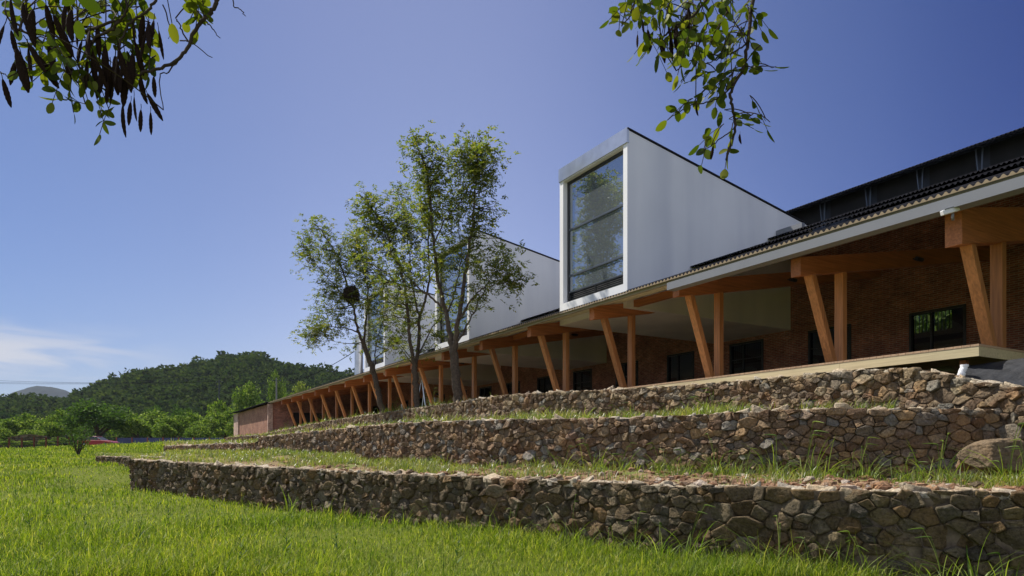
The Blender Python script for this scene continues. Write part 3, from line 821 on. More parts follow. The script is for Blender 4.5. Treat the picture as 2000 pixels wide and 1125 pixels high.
# roof: fascia, gutter, purlins, white lining, corrugated sheets, stepped dark courses
mb = MB()
lb(mb, -0.6, SE + 0.0, 0.978, 0.985, 0.3405, 0.3475)
mb.build('fascia_board', MAT['fascia'], bld)
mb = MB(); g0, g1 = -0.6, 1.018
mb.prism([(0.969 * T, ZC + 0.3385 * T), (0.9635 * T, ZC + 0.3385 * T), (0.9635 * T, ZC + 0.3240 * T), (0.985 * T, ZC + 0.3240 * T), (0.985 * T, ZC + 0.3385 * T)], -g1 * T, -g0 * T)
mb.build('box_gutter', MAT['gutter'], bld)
for t in (1.030, 1.066, 1.16, 1.28, 1.40, 1.52, 1.64):
    runs = [(-0.6, SE)] if t < 1.07 else list(zip([-0.6] + [d[1] for d in DORM], [d[0] for d in DORM] + [SE]))
    for a, b in runs:
        mb = MB(); zp = {1.030: 0.3605, 1.066: 0.3670}.get(t, zr(t) - 0.0055); lb(mb, a, b, t - 0.0022, t + 0.0022, zp - 0.0058, zp)
        mb.build('purlin', MAT['cream'], bld)
def slab(mb, s0, s1, t0, t1, dz0, dz1):
    mb.hexa([L(s0, t0, zr(t0) + dz0), L(s1, t0, zr(t0) + dz0), L(s1, t1, zr(t1) + dz0), L(s0, t1, zr(t1) + dz0),
             L(s0, t0, zr(t0) + dz1), L(s1, t0, zr(t0) + dz1), L(s1, t1, zr(t1) + dz1), L(s0, t1, zr(t1) + dz1)])
segs = list(zip([-0.6] + [d[1] for d in DORM], [d[0] for d in DORM] + [SE]))
mb = MB()
slab(mb, -0.6, SE, 0.986, 1.088, -0.0050, -0.0035)
for a, b in segs: slab(mb, a, b, 1.088, 1.95, -0.0050, -0.0035)
mb.build('roof_lining', MAT['lining'], bld)

def corrugated(nb, s0, s1, t0, t1, dz, amp=0.0017, per=0.0098, face=None, k=6, edge=None):
    n = max(4, int((s1 - s0) / per * k))
    s = np.linspace(s0, s1, n); w = amp * np.sin(s / per * 2 * math.pi)
    rows = []
    for t in (t0, t1):
        rows.append(np.stack([-s * T, np.full(n, t * T), ZC + (zr(t) + dz + w) * T], -1))
    V = [rows[0], rows[1]]
    i = np.arange(n - 1)
    Q = [np.stack([i, i + 1, n + i + 1, n + i], -1)]
    V.append(rows[0] - np.array([0, -0.002, 0.0])); V[-1][:, 2] -= 0.012; Q.append(np.stack([2 * n + i, 2 * n + i + 1, i + 1, i], -1))
    if face is not None and edge is not None:
        fr = rows[0].copy(); fr[:, 2] = ZC + (zr(t0) + dz + face) * T; top = rows[0].copy(); top[:, 1] -= 0.006; fr[:, 1] -= 0.006; top[:, 2] += 0.006
        edge.add(np.concatenate([fr, top]), np.stack([i, i + 1, n + i + 1, n + i], -1))
    elif face is not None:
        fr = rows[0].copy(); fr[:, 2] = ZC + (zr(t0) + dz + face) * T; fr[:, 1] += 0.004
        V.append(fr); Q.append(np.stack([3 * n + i, 3 * n + i + 1, 2 * n + i + 1, 2 * n + i], -1))
    nb.add(np.concatenate(V), np.concatenate(Q))
nb = NB(); ed = NB(); corrugated(nb, -0.6, SE, 0.970, 1.087, 0.0012, amp=0.0021, face=-0.0028, k=8, edge=ed); nb.build('eave_sheet', MAT['dark_sheet'], bld, smooth=True)
ed.build('eave_edge', MAT['tan_sheet'], bld)
nb = NB()
for a, b in segs:
    corrugated(nb, a, b, 1.087, 1.36, 0.0030)
    corrugated(nb, a, b, 1.30, 1.66, 0.0125, amp=0.0022)
    corrugated(nb, a, b, 1.60, 1.96, 0.0230, amp=0.0022)
nb.build('roof_sheet', MAT['dark_sheet'], bld, smooth=True)

# raised ridge light with its own corrugated roof
R0, R1 = -0.6, 2.0
mb = MB(); lb(mb, R0, R1, 1.955, 1.965, zr(1.955) - 0.01, 0.80); mb.build('ridge_light_wall', MAT['dark_metal'], bld)
for k in range(int((R1 - R0) / 0.15)):
    s = R0 + 0.075 + k * 0.15
    mb = MB(); lb(mb, s - 0.058, s + 0.058, 1.9515, 1.9535, zr(1.955) + 0.02, 0.790)
    pn = mb.build('ridge_window', MAT['ridge_pane'], bld)
    mb = MB()
    mb.bar(L(s - 0.069, 1.945, zr(1.945) + 0.005), L(s - 0.064, 1.938, 0.788), 0.035, 0.05, (0, 1, 0)); mb.bar(L(s - 0.076, 1.945, zr(1.945) + 0.005), L(s - 0.081, 1.938, 0.788), 0.035, 0.05, (0, 1, 0))
    mb.build('window_bracket', MAT['grey_metal'], pn)
mb = MB(); lb(mb, R0, R1, 1.938, 1.950, 0.789, 0.796); mb.build('ridge_rail', MAT['grey_metal'], bld)
nb = NB(); keep = (ZE, SL)
corrugated(nb, R0, R1 + 0.03, 1.90, 2.5, 0.783 - zr(1.90)); nb.build('ridge_roof', MAT['dark_sheet'], bld, smooth=True)
mb = MB()
for a, b in ((R0, R1 + 0.03),): slab(mb, a, b, 1.902, 2.5, 0.783 - zr(1.90) - 0.006, 0.783 - zr(1.90) - 0.0025)
mb.build('ridge_soffit', MAT['dark_sheet'], bld)

# white monitor boxes standing through the roof
for k, (s0, s1) in enumerate(DORM):
    TF, TBK = 1.09, 1.80
    zt0, zt1, zs = 0.787, 0.664, 0.3536
    w = 0.009
    mb = MB()
    side = [(TF * T, ZC + zs * T), (TF * T, ZC + (zt0 - 0.001) * T), (TBK * T, ZC + zt1 * T), (TBK * T, ZC + zs * T)]
    mb.prism(side, -(s0 + w) * T, -s0 * T); mb.prism(side, -s1 * T, -(s1 - w) * T)
    lb(mb, s0 + w, s1 - w, TF, TBK, zs, zs + 0.008)                       # floor / soffit
    mb.prism([(TF * T, ZC + (zt0 - 0.012) * T), (TF * T, ZC + (zt0 - 0.001) * T), (TBK * T, ZC + zt1 * T), (TBK * T, ZC + (zt1 - 0.011) * T)], -(s1 - w) * T, -(s0 + w) * T)
    o0, o1, zo0, zo1 = s0 + 0.0155, s1 - 0.0165, 0.413, 0.752             # opening in the front
    lb(mb, s0 + w, s1 - w, TF, TF + 0.019, zs + 0.008, zo0)
    lb(mb, s0 + w, o0, TF, TF + 0.019, zo0, zo1); lb(mb, o1, s1 - w, TF, TF + 0.019, zo0, zo1)
    lb(mb, s0 + w, s1 - w, TF, TF + 0.019, zo1, zt0 - 0.013)
    lb(mb, s0 + w, s1 - w, 1.66, 1.672, zs + 0.008, 0.66)                 # inner back wall
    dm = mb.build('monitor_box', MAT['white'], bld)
    mb = MB()
    lb(mb, s0 - 0.0015, s1 + 0.0015, TF - 0.003, TF - 0.0005, 0.7545, zt0 + 0.004)
    lb(mb, s0 - 0.0015, s0 - 0.0003, TF - 0.0005, TF + 0.004, 0.7545, zt0 + 0.004); lb(mb, s1 + 0.0003, s1 + 0.0015, TF - 0.0005, TF + 0.004, 0.7545, zt0 + 0.004)
    mb.build('metal_fascia', MAT['zinc'], dm)
    mb = MB(); a = [(TF - 0.0005, zt0 + 0.0005), (TBK + 0.01, zt1 + 0.0015 - 0.01 * 0.17)]
    mb.prism([(a[0][0] * T, ZC + a[0][1] * T), (a[0][0] * T, ZC + (a[0][1] + 0.0035) * T), (a[1][0] * T, ZC + (a[1][1] + 0.0035) * T), (a[1][0] * T, ZC + a[1][1] * T)], -(s1 + 0.003) * T, -(s0 - 0.003) * T)
    mb.build('box_roof', MAT['dark_sheet'], dm)
    # window
    ty = TF + 0.016
    mb = MB(); e = 0.006
    lb(mb, o0, o0 + e, ty - 0.002, ty + 0.004, zo0, zo1); lb(mb, o1 - e * 1.6, o1, ty - 0.002, ty + 0.004, zo0, zo1)
    lb(mb, o0 + e, o1 - e * 1.6, ty - 0.002, ty + 0.004, zo1 - 0.008, zo1); lb(mb, o0 + e, o1 - e * 1.6, ty - 0.002, ty + 0.004, zo0, zo0 + 0.004)
    mb.build('window_frame', MAT['dark_metal'], dm)
    for z, q in ((0.4885, 0.0026), (0.6160, 0.0026), (0.4430, 0.0015)):
        mb = MB(); lb(mb, o0 + e, o1 - e * 1.6, ty - 0.003, ty - 0.0005, z - q, z + q); mb.build('mullion', MAT['grey_metal'], dm)
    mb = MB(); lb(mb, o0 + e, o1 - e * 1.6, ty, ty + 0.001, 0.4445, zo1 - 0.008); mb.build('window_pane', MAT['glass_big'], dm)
    mb = MB(); lb(mb, o0 + e, o1 - e * 1.6, ty + 0.002, ty + 0.003, zo0 + 0.004, 0.4415)
    for q in range(5):
        z = zo0 + 0.006 + q * 0.005
        mb.hexa([L(o0 + e, ty - 0.002, z - 0.001), L(o1 - e * 1.6, ty - 0.002, z - 0.001), L(o1 - e * 1.6, ty + 0.002, z + 0.0025), L(o0 + e, ty + 0.002, z + 0.0025),
                 L(o0 + e, ty - 0.002, z), L(o1 - e * 1.6, ty - 0.002, z), L(o1 - e * 1.6, ty + 0.002, z + 0.0035), L(o0 + e, ty + 0.002, z + 0.0035)])
    sm = (o0 + o1) / 2; lb(mb, sm - 0.0015, sm + 0.0015, ty - 0.003, ty - 0.0021, zo0 + 0.004, 0.4415)
    mb.build('louvre_vent', MAT['dark_metal'], dm)
    if k == 0:
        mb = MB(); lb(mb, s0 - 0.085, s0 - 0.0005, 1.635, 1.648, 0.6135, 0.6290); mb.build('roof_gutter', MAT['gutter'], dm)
mb = MB()
mb.hexa([L(2.03, 1.945, 0.69), L(SE + 0.02, 1.945, 0.69), L(SE + 0.02, 2.42, 0.59), L(2.03, 2.42, 0.59), L(2.03, 1.945, 0.70), L(SE + 0.02, 1.945, 0.70), L(SE + 0.02, 2.42, 0.60), L(2.03, 2.42, 0.60)])
lb(mb, 2.03, 2.035, 1.95, 2.42, 0.60, 0.80)
mb.build('rear_roof', MAT['dark_sheet'], bld)
# steel flue
mb = MB(); c = L(3.54, 1.15, 0)
mb.tube([(c[0], c[1], ZC + z * T) for z in (0.38, 0.45, 0.52, 0.59, 0.622)], 0.29, 20)
mb.tube([(c[0], c[1], ZC + z * T) for z in (0.604, 0.612)], 0.33, 20); mb.tube([(c[0], c[1], ZC + z * T) for z in (0.498, 0.502)], 0.30, 20)
mb.build('steel_flue', MAT['zinc'], bld, smooth=False)

# deck
dk = empty('timber_deck', (0, 0, 0), BROT)
tag(dk, 'raised timber porch deck with pale pine edge board above the top stone wall', 'deck')
D0, DF = 0.452, 0.970
mb = MB()
nbd = 9
for j in range(int((SE - D0) / 0.0105)):
    s = D0 + j * 0.0105
    if s < 1.8: lb(mb, s, s + 0.0099, DF, TW, DECK - 0.0028, DECK)
lb(mb, 1.7985, SE, DF, TW, DECK - 0.0028, DECK - 0.0001)
mb.build('deck_boards', MAT['deck_top'], dk)
mb = MB(); cuts = [D0, 0.648, 0.95, 1.26, 1.57, 1.88, 2.2, 2.5, 2.8, 3.1, 3.4, 3.7, 4.0, 4.3, 4.6, SE]
for a, b in zip(cuts, cuts[1:]): lb(mb, a + 0.0002, b - 0.0002, DF + 0.0005, DF + 0.0035, DECK - 0.0158, DECK - 0.0030)
mb.build('edge_board', MAT['deck_edge'], dk)
mb = MB(); lb(mb, D0 + 0.0005, D0 + 0.0035, DF + 0.0037, TW, DECK - 0.0158, DECK - 0.0030)
mb.build('end_board', MAT['deck_edge'], dk)
for j in range(9):
    mb = MB(); s = D0 + 0.03 + j * 0.24
    for t in (1.0, 1.25, 1.55): lb(mb, s, s + 0.008, t, t + 0.008, 0.06, DECK - 0.0158)
    mb.build('bearer', MAT['wood_y'], dk)
mb = MB(); lb(mb, D0 + 0.05, SE, 1.06, 1.09, 0.0, DECK - 0.03); mb.build('plinth', MAT['inside'], dk)

# spot lamps under the beams
proto = None
for i in range(1, 16):
    s = 0.748 if i == 1 else 1.03 + 0.2825 * (i - 2)
    z = (0.2963 if i == 1 else 0.3172) + 0.186 * 0.348 + 0.012
    if proto is None:
        proto = empty('spot_lamp', (0, 0, 0), BROT)
        mb = MB(); mb.tube([(0.06, -0.1, 0.0), (0.06, 0.0, 0.0), (0.06, 0.16, 0.0)], 0.055, 12); mb.build('lamp_body', MAT['dark_metal'], proto)
        mb = MB(); mb.box(-0.02, 0.05, 0.02, 0.06, -0.02, 0.02); mb.tube([(0.0, -0.16, 0), (0.0, -0.06, 0)], 0.02, 8); mb.build('bracket', MAT['dark_metal'], proto)
        o = proto
    else:
        o = proto.copy(); COL.objects.link(o)
        for ch in list(proto.children):
            c2 = ch.copy(); COL.objects.link(c2); c2.parent = o
    o.location = W(s - 0.0095, 1.348, z)
    tag(o, 'small black spot lamp clamped to the side of a porch beam', 'lamp', 'spot lamps on the porch beams')

# white camera on the gutter end at the first beam, white drain elbow, grey membrane mound
cm = empty('security_camera', tuple(at(1862, 412, 12.25)))
tag(cm, 'white box security camera on the end of the nearest porch beam', 'camera')
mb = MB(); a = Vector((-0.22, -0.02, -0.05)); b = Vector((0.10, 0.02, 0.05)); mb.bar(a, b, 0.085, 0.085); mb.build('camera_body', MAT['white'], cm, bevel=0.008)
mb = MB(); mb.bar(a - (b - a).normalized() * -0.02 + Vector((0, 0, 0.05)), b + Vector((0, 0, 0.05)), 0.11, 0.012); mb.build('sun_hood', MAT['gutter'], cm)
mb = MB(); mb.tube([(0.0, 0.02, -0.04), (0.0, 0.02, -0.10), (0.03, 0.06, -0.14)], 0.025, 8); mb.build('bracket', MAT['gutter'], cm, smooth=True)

mb = MB(); c = at(1878, 736, 11.75)
pts = [c + np.array([0, 0, z]) for z in (-0.10, 0.02, 0.07)] + [c + np.array([x, 0, z]) for x, z in ((0.015, 0.11), (0.04, 0.15), (0.05, 0.20))]
mb.tube(pts, 0.055, 14); mb.tube([c + np.array([0, 0, z]) for z in (0.03, 0.06)], 0.064, 14); mb.tube([c + np.array([0.05, 0, z]) for z in (0.17, 0.21)], 0.064, 14)
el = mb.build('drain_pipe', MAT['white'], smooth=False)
tag(el, 'white plastic drain elbow poking up behind the sloping stone wall', 'drain pipe')

def mound(px, u):
    Y = 11.45 - (px - 1890) * 0.004 + u * 1.0
    yb = np.interp(px, [1880, 1900, 2000, 2160], [742, 752, 776, 812]); yt = np.interp(px, [1880, 1890, 1950, 2000, 2160], [716, 714, 706, 699, 690])
    py = yb + (yt - yb) * (1 - (1 - u) ** 1.6)
    wr = (0.012 * np.sin(px * 0.11 + u * 6 + 2 * np.sin(px * 0.037)) * np.sin(u * 7 + px * 0.05) + 0.008 * np.sin(px * 0.21 - u * 17 + 3 * np.sin(u * 5))) * np.sin(np.pi * u) 
    return np.stack([(px - 1000) / F * Y, Y + wr, ZC + (HY - py) / F * Y + wr], -1)
mo = strip('membrane', mound, 1886, 2160, 90, 24, mat_plain('grey_waterproof_membrane', (0.035, 0.037, 0.042), 0.55, 0, 0.3, 0.3, 5, 1.0))
del mo['kind']
tag(mo, 'wrinkled grey membrane draped over the bank at the end of the deck', 'membrane')

# ------------------------------------------------------------------ leaves and grass
def oval_leaves(P, D, S, Lg, Wd, fold=0.18):
    """oval leaflets with a folded midrib"""
    N = np.cross(D, S); Lg = np.asarray(Lg)[:, None]; Wd = np.asarray(Wd)[:, None]
    us = [0.0, 0.13, 0.36, 0.64, 0.87, 1.0]; ws = [0.0, 0.58, 0.97, 0.95, 0.6, 0.0]
    V = []
    for u in us: V.append(P + D * Lg * u - N * Lg * 0.10 * (u * u))
    for u, w in zip(us[1:5], ws[1:5]): V.append(P + D * Lg * u + S * Wd * 0.5 * w + N * (fold * Wd * w * 0.5 - Lg * 0.10 * u * u))
    for u, w in zip(us[1:5], ws[1:5]): V.append(P + D * Lg * u - S * Wd * 0.5 * w + N * (fold * Wd * w * 0.5 - Lg * 0.10 * u * u))
    V = np.stack(V, 1).reshape(-1, 3)
    q = np.array([(1, 2, 7, 6), (2, 3, 8, 7), (3, 4, 9, 8), (2, 1, 10, 11), (3, 2, 11, 12), (4, 3, 12, 13)])
    t = np.array([(0, 1, 6), (4, 5, 9), (1, 0, 10), (5, 4, 13)])
    o = np.arange(len(P))[:, None, None] * 14
    return V, (q[None] + o).reshape(-1, 4), (t[None] + o).reshape(-1, 3)

def compound(B, D, rl, n, ll, lw, rng, droop=0.25, oval=False, nb=None):
    """pinnate leaves: bases B, directions D, rachis lengths rl, n leaflet pairs"""
    K = len(B); up = np.array([0, 0, 1.0])
    S = unit(np.cross(D, up) + rng.normal(0, 0.35, (K, 3)))
    S = unit(S - D * np.sum(S * D, 1, keepdims=True))
    Ps, Ds, Ss = [], [], []
    for i in range(n + 1):
        u = 0.22 + 0.78 * i / n
        P = B + D * (rl * u)[:, None] - up * (droop * rl * u * u)[:, None]
        if i == n:
            Ps.append(P); Ds.append(unit(D - up * droop * 1.5)); Ss.append(S)
        else:
            for sg in (-1, 1):
                d = unit(S * sg * 0.9 + D * 0.45 - up * rng.uniform(0.0, 0.45, (K, 1)) + rng.normal(0, 0.22, (K, 3)))
                s = unit(D - d * np.sum(D * d, 1, keepdims=True) + rng.normal(0, 0.25, (K, 3)))
                s = unit(s - d * np.sum(s * d, 1, keepdims=True))
                Ps.append(P); Ds.append(d); Ss.append(s)
    P, Dd, Sd = np.concatenate(Ps), np.concatenate(Ds), np.concatenate(Ss)
    k = len(P); Lg = ll * rng.uniform(0.7, 1.2, k); Wd = lw * rng.uniform(0.75, 1.15, k)
    if oval: nb.add(*oval_leaves(P, Dd, Sd, Lg, Wd))
    else: nb.add(*leaf_quads(P, Dd, Sd, Lg, Wd))

def blades(nb, P, H, Wd, bend, rng, seg=2, lean=None):
    N = len(P); az = rng.uniform(0, 2 * math.pi, N) if lean is None else lean
    d = np.stack([np.cos(az), np.sin(az), 0 * az], 1)
    rz = az + math.pi / 2 + rng.normal(0, 0.5, N)
    s = np.stack([np.cos(rz), np.sin(rz), 0 * rz], 1)
    up = np.array([0, 0, 1.0]); V = []
    for k in range(seg + 1):
        u = k / seg
        c = P + up * (H * (u - 0.42 * bend * u * u))[:, None] + d * (H * bend * 0.85 * u ** 1.8)[:, None]
        if k < seg:
            w = (Wd * (1 - 0.75 * u * u) * (0.7 if k == 0 else 1.0))[:, None]
            V += [c - s * w / 2, c + s * w / 2]
        else: V.append(c)
    V = np.stack(V, 1); m = V.shape[1]; o = np.arange(N)[:, None] * m
    Q = [o + np.array([2 * k, 2 * k + 1, 2 * k + 3, 2 * k + 2])[None] for k in range(seg - 1)]
    Tt = o + np.array([2 * seg - 2, 2 * seg - 1, 2 * seg])[None]
    nb.add(V.reshape(-1, 3), np.concatenate(Q) if Q else None, Tt)

def clump_noise(X, Y):
    return 0.5 + 0.25 * np.sin(X * 0.9 + 1.3 * np.sin(Y * 0.7)) + 0.25 * np.sin(Y * 1.1 + 1.7 * np.sin(X * 0.8 + 1))

# lawn
rng = np.random.default_rng(21)
N = 300000
py = rng.uniform(922, 1140, N); px = rng.uniform(-60, 2080, N)
Y = F * 1.45 / (py - HY)
f = rng.random(N) < 0.33
Y[f] = 20 + 66 * rng.random(f.sum()) ** 0.85; px[f] = rng.uniform(-80, 560, f.sum())
X = (px - 1000) / F * Y
lim = np.where(px >= 255, depth_of(W1R, px) - 0.06, np.where(px > 187, depth_of(S1R, px) - 0.06, 86))
back = (Y > 46) & (px < 520) & (Y < 86)
ok = ((Y < lim) | back) & (Y > 6.4)
X, Y, px, lim = X[ok], Y[ok], px[ok], lim[ok]
cn = clump_noise(X, Y)
ok = rng.random(len(X)) < 0.35 + 0.65 * cn
X, Y, px, lim, cn = X[ok], Y[ok], px[ok], lim[ok], cn[ok]
P = np.stack([X, Y, ZC + lawn_z(X, Y) - 0.01], 1)
near_wall = np.exp(-np.maximum(lim - Y, 0) / 0.5) * (px > 255)
H = rng.uniform(0.05, 0.24, len(X)) * (0.5 + 0.85 * cn) * (1 + 0.25 * near_wall) * (1 + 1.2 * (rng.random(len(X)) < 0.03))
Wd = np.maximum(rng.uniform(0.004, 0.010, len(X)), Y * 0.00105)
nb = NB(); blades(nb, P, H, Wd, rng.uniform(0.15, 0.95, len(X)), rng, 2)
tag(nb.build('lawn_grass', MAT['grass']), kind='stuff')

# terrace grass
def terrace_grass(name, fn, n, px0, px1, u0, u1, dens, hgt, mat, seed, seg=3):
    rng = np.random.default_rng(seed)
    px = rng.uniform(px0, px1, n); u = u0 + (u1 - u0) * rng.random(n)
    ok = rng.random(n) < dens(px, u)
    px, u = px[ok], u[ok]
    P = fn(px, u); P[:, 2] -= 0.01
    cl = clump_noise(P[:, 0] * 2.3, P[:, 1] * 2.3)
    ok = rng.random(len(P)) < np.clip(cl * 1.7 - 0.35, 0.03, 1)
    P, cl, px = P[ok], cl[ok], px[ok]
    H = rng.uniform(*hgt, len(P)) * (0.55 + 0.9 * cl)
    nb = NB(); blades(nb, P, H, np.maximum(rng.uniform(0.004, 0.008, len(P)), P[:, 1] * 0.0009), rng.uniform(0.2, 1.0, len(P)), rng, seg)
    return tag(nb.build(name, mat), kind='stuff')
terrace_grass('terrace_grass', terrace1, 110000, 187, 2120, 0.06, 0.98,
              lambda px, u: np.clip(np.interp(px, [187, 500, 800, 950, 1300, 1700, 1900, 2000], [1, 1, 0.8, 0.24, 0.08, 0.09, 0.09, 0.5]) * (0.35 + 0.8 * u), 0, 1), (0.07, 0.26), MAT['grass_dry'], 31)
terrace_grass('terrace_grass', terrace2, 22000, 320, 1740, 0.0, 0.75, lambda px, u: np.clip(np.interp(px, [320, 1400, 1500, 1740], [1, 0.8, 0.35, 0.2]) * (1.1 - u), 0, 1), (0.10, 0.30), MAT['grass_dry'], 32)
terrace_grass('terrace_grass', terrace3, 9000, 440, 1000, 0.0, 0.9, lambda px, u: np.interp(px, [440, 520, 850, 1000], [0.8, 1, 0.9, 0.1]), (0.12, 0.38), MAT['grass_dry'], 33)

# rubble and clods on the lowest terrace
rng = np.random.default_rng(41)
nb = NB()
ico = bmesh.new(); bmesh.ops.create_icosphere(ico, subdivisions=1, radius=1.0)
IV = np.array([v.co[:] for v in ico.verts]); IF = np.array([[v.index for v in f.verts] for f in ico.faces]); ico.free()
n = 3400
px = 460 + 1680 * rng.random(n) ** 0.75; u = rng.random(n) ** 1.3
P = terrace1(px, u * 0.95); r = rng.lognormal(-3.6, 0.55, n).clip(0.012, 0.11)
for k in range(n):
    v = IV * rng.uniform(0.6, 1.3, (len(IV), 1)) * np.array([1, 1, 0.65]) * r[k]
    a = rng.uniform(0, 6.28); c, s = math.cos(a), math.sin(a)
    v = v @ np.array([[c, -s, 0], [s, c, 0], [0, 0, 1]])
    nb.add(v + P[k] + np.array([0, 0, 0.2 * r[k]]), None, IF)
MAT['clod'] = mat_stone('earth_clod', [(0.0, (0.17, 0.085, 0.045)), (0.5, (0.30, 0.18, 0.10)), (0.85, (0.38, 0.26, 0.17)), (1.0, (0.48, 0.42, 0.36))])
tag(nb.build('rubble', MAT['clod']), kind='stuff')

def rock(name, c, size, mat, label, seed, cat='rock', group=None):
    rng = np.random.default_rng(seed)
    bm = bmesh.new(); bmesh.ops.create_icosphere(bm, subdivisions=5, radius=1.0)
    dirs = unit(rng.normal(size=(13, 3))); lim = rng.uniform(0.42, 0.8, 13)
    for v in bm.verts:
        p = np.array(v.co)
        for d, q in zip(dirs, lim):
            k = p @ d
            if k > q: p = p - d * (k - q) * 0.99
        q_ = Vector(p) * 1.7 + Vector((seed, 0, 0)); p = p * (1 + 0.06 * mnoise.noise(q_) + 0.05 * mnoise.noise(q_ * 2.7) + 0.05 * mnoise.noise(q_ * 6.1) + 0.03 * mnoise.noise(q_ * 13))
        v.co = p * np.array(size)
    me = bpy.data.meshes.new(name); bm.to_mesh(me); bm.free()
    for p in me.polygons: p.use_smooth = True
    o = link(name, me, mat); o.location = c
    o.rotation_euler = (rng.uniform(-.15, .15), rng.uniform(-.15, .15), rng.uniform(0, 6))
    return tag(o, label, cat, group)
rock('boulder', at(1945, 900, 9.3), (0.50, 0.42, 0.30), MAT['stone_high'], 'large brown boulder lying against the sloping sunlit wall', 5, 'boulder')
rock('boulder', at(1893, 903, 9.6), (0.22, 0.22, 0.13), MAT['stone_mid'], 'smaller flat boulder beside the large brown one', 6, 'boulder')
rock('loose_stone', at(737, 924, 14.4), (0.11, 0.09, 0.045), MAT['stone_low'], 'small flat dark stone lying on the lowest wall top, lawn side', 7)
rock('loose_stone', at(803, 922, 13.9), (0.16, 0.12, 0.075), MAT['stone_mid'], 'brown loose stone lying on the lowest wall top', 8)
rock('loose_stone', at(1092, 931, 11.2), (0.15, 0.10, 0.06), MAT['stone_mid'], 'reddish loose stone on the wall top under bare earth', 9)
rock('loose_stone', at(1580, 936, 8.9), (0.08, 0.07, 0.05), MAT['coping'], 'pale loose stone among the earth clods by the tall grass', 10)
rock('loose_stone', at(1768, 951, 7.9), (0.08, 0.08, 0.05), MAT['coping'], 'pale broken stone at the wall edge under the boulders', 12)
rock('loose_stone', at(1905, 945, 7.6), (0.09, 0.06, 0.045), MAT['stone_low'], 'blue grey stone in the earth below the largest boulder', 14)

# tufts of tall grass that can be told apart: at the wall feet
def tuft_mesh(seed, nbl, h0, h1, width, spread, heads=0):
    rng = np.random.default_rng(seed); nb = NB()
    P = np.stack([rng.normal(0, spread, nbl), rng.normal(0, spread, nbl), np.zeros(nbl)], 1)
    az = np.arctan2(P[:, 1], P[:, 0]) + rng.normal(0, 0.7, nbl)
    blades(nb, P, rng.uniform(h0, h1, nbl), rng.uniform(0.6, 1.1, nbl) * width * 0.8, rng.uniform(0.3, 1.35, nbl), rng, 6, az)
    for k in range(heads):                  # foxtail heads nodding on thin stalks
        a = rng.uniform(0, 6.28); h = h1 * rng.uniform(0.85, 1.25); b = rng.uniform(0.15, 0.35)
        u = np.linspace(0, 1, 9)[:, None]
        p = np.array([0, 0, 1.0]) * h * (u - 0.3 * b * u ** 3) + np.array([math.cos(a), math.sin(a), 0]) * h * b * u ** 2.2
        v, q = tube_np(p[:7], 0.0022, 4); nb.add(v, q)
        d = np.array([math.cos(a), math.sin(a), 0])
        hp = p[6] + np.cumsum(np.array([[0, 0, 0]] + [d * 0.014 * j + np.array([0, 0, 0.012 - 0.006 * j]) for j in range(5)]) * 0.8, 0)
        v, q = tube_np(hp, [0.002, 0.0045, 0.0055, 0.005, 0.004, 0.0015], 6); nb.add(v, q)
    return nb.mesh('grass_tuft', False)
TUFT = [tuft_mesh(1, 32, 0.14, 0.42, 0.009, 0.06, 1), tuft_mesh(2, 24, 0.2, 0.62, 0.012, 0.05, 2), tuft_mesh(3, 42, 0.1, 0.3, 0.008, 0.09, 1), tuft_mesh(4, 16, 0.3, 0.75, 0.02, 0.03, 0), tuft_mesh(5, 27, 0.2, 0.5, 0.010, 0.08, 3)]
for me in TUFT: me.materials.append(MAT['grass_tall'])
rng = np.random.default_rng(51)
def tuft(p, kind, sc, label, group):
    if 'terrace' not in group or 'lowest terrace' in group: sc *= 1.0 + 0.25 * float(smoothstep(p[0], -1.5, 3.0))
    o = bpy.data.objects.new('grass_tuft', TUFT[kind]); COL.objects.link(o)
    sc *= 1.5 * rng.uniform(0.7, 1.25); o.location = p; o.scale = (sc, sc, sc * rng.uniform(0.85, 1.1)); o.rotation_euler = (rng.normal(0, 0.08), rng.normal(0, 0.08), rng.uniform(0, 6.28))
    tag(o, label, 'grass tuft', group)
for px, k, sc in [(566, 3, 1.0), (640, 1, 0.7), (730, 2, 0.9), (790, 0, 0.9), (845, 1, 0.75), (900, 2, 0.8), (960, 0, 0.9), (1010, 1, 0.7), (1060, 2, 1.0), (1120, 1, 0.85), (1185, 0, 0.9), (1240, 4, 0.8),
                  (1290, 0, 0.9), (1345, 1, 0.9), (1400, 2, 1.0), (1460, 0, 0.8), (1520, 1, 0.75), (1585, 0, 1.0), (1640, 4, 0.85), (1690, 1, 0.6), (1790, 0, 0.8), (1840, 1, 0.6), (1905, 3, 0.8), (1965, 0, 0.8)]:
    Yq = float(depth_of(W1R, px)) - 0.22 - rng.random() * 0.25; Xq = (px - 1000) / F * Yq
    tuft((Xq, Yq, ZC + float(lawn_z(Xq, Yq)) - 0.02), k, sc, 'tall green grass tuft on the lawn at the foot of the lowest stone wall', 'grass tufts at the foot of the lowest wall')
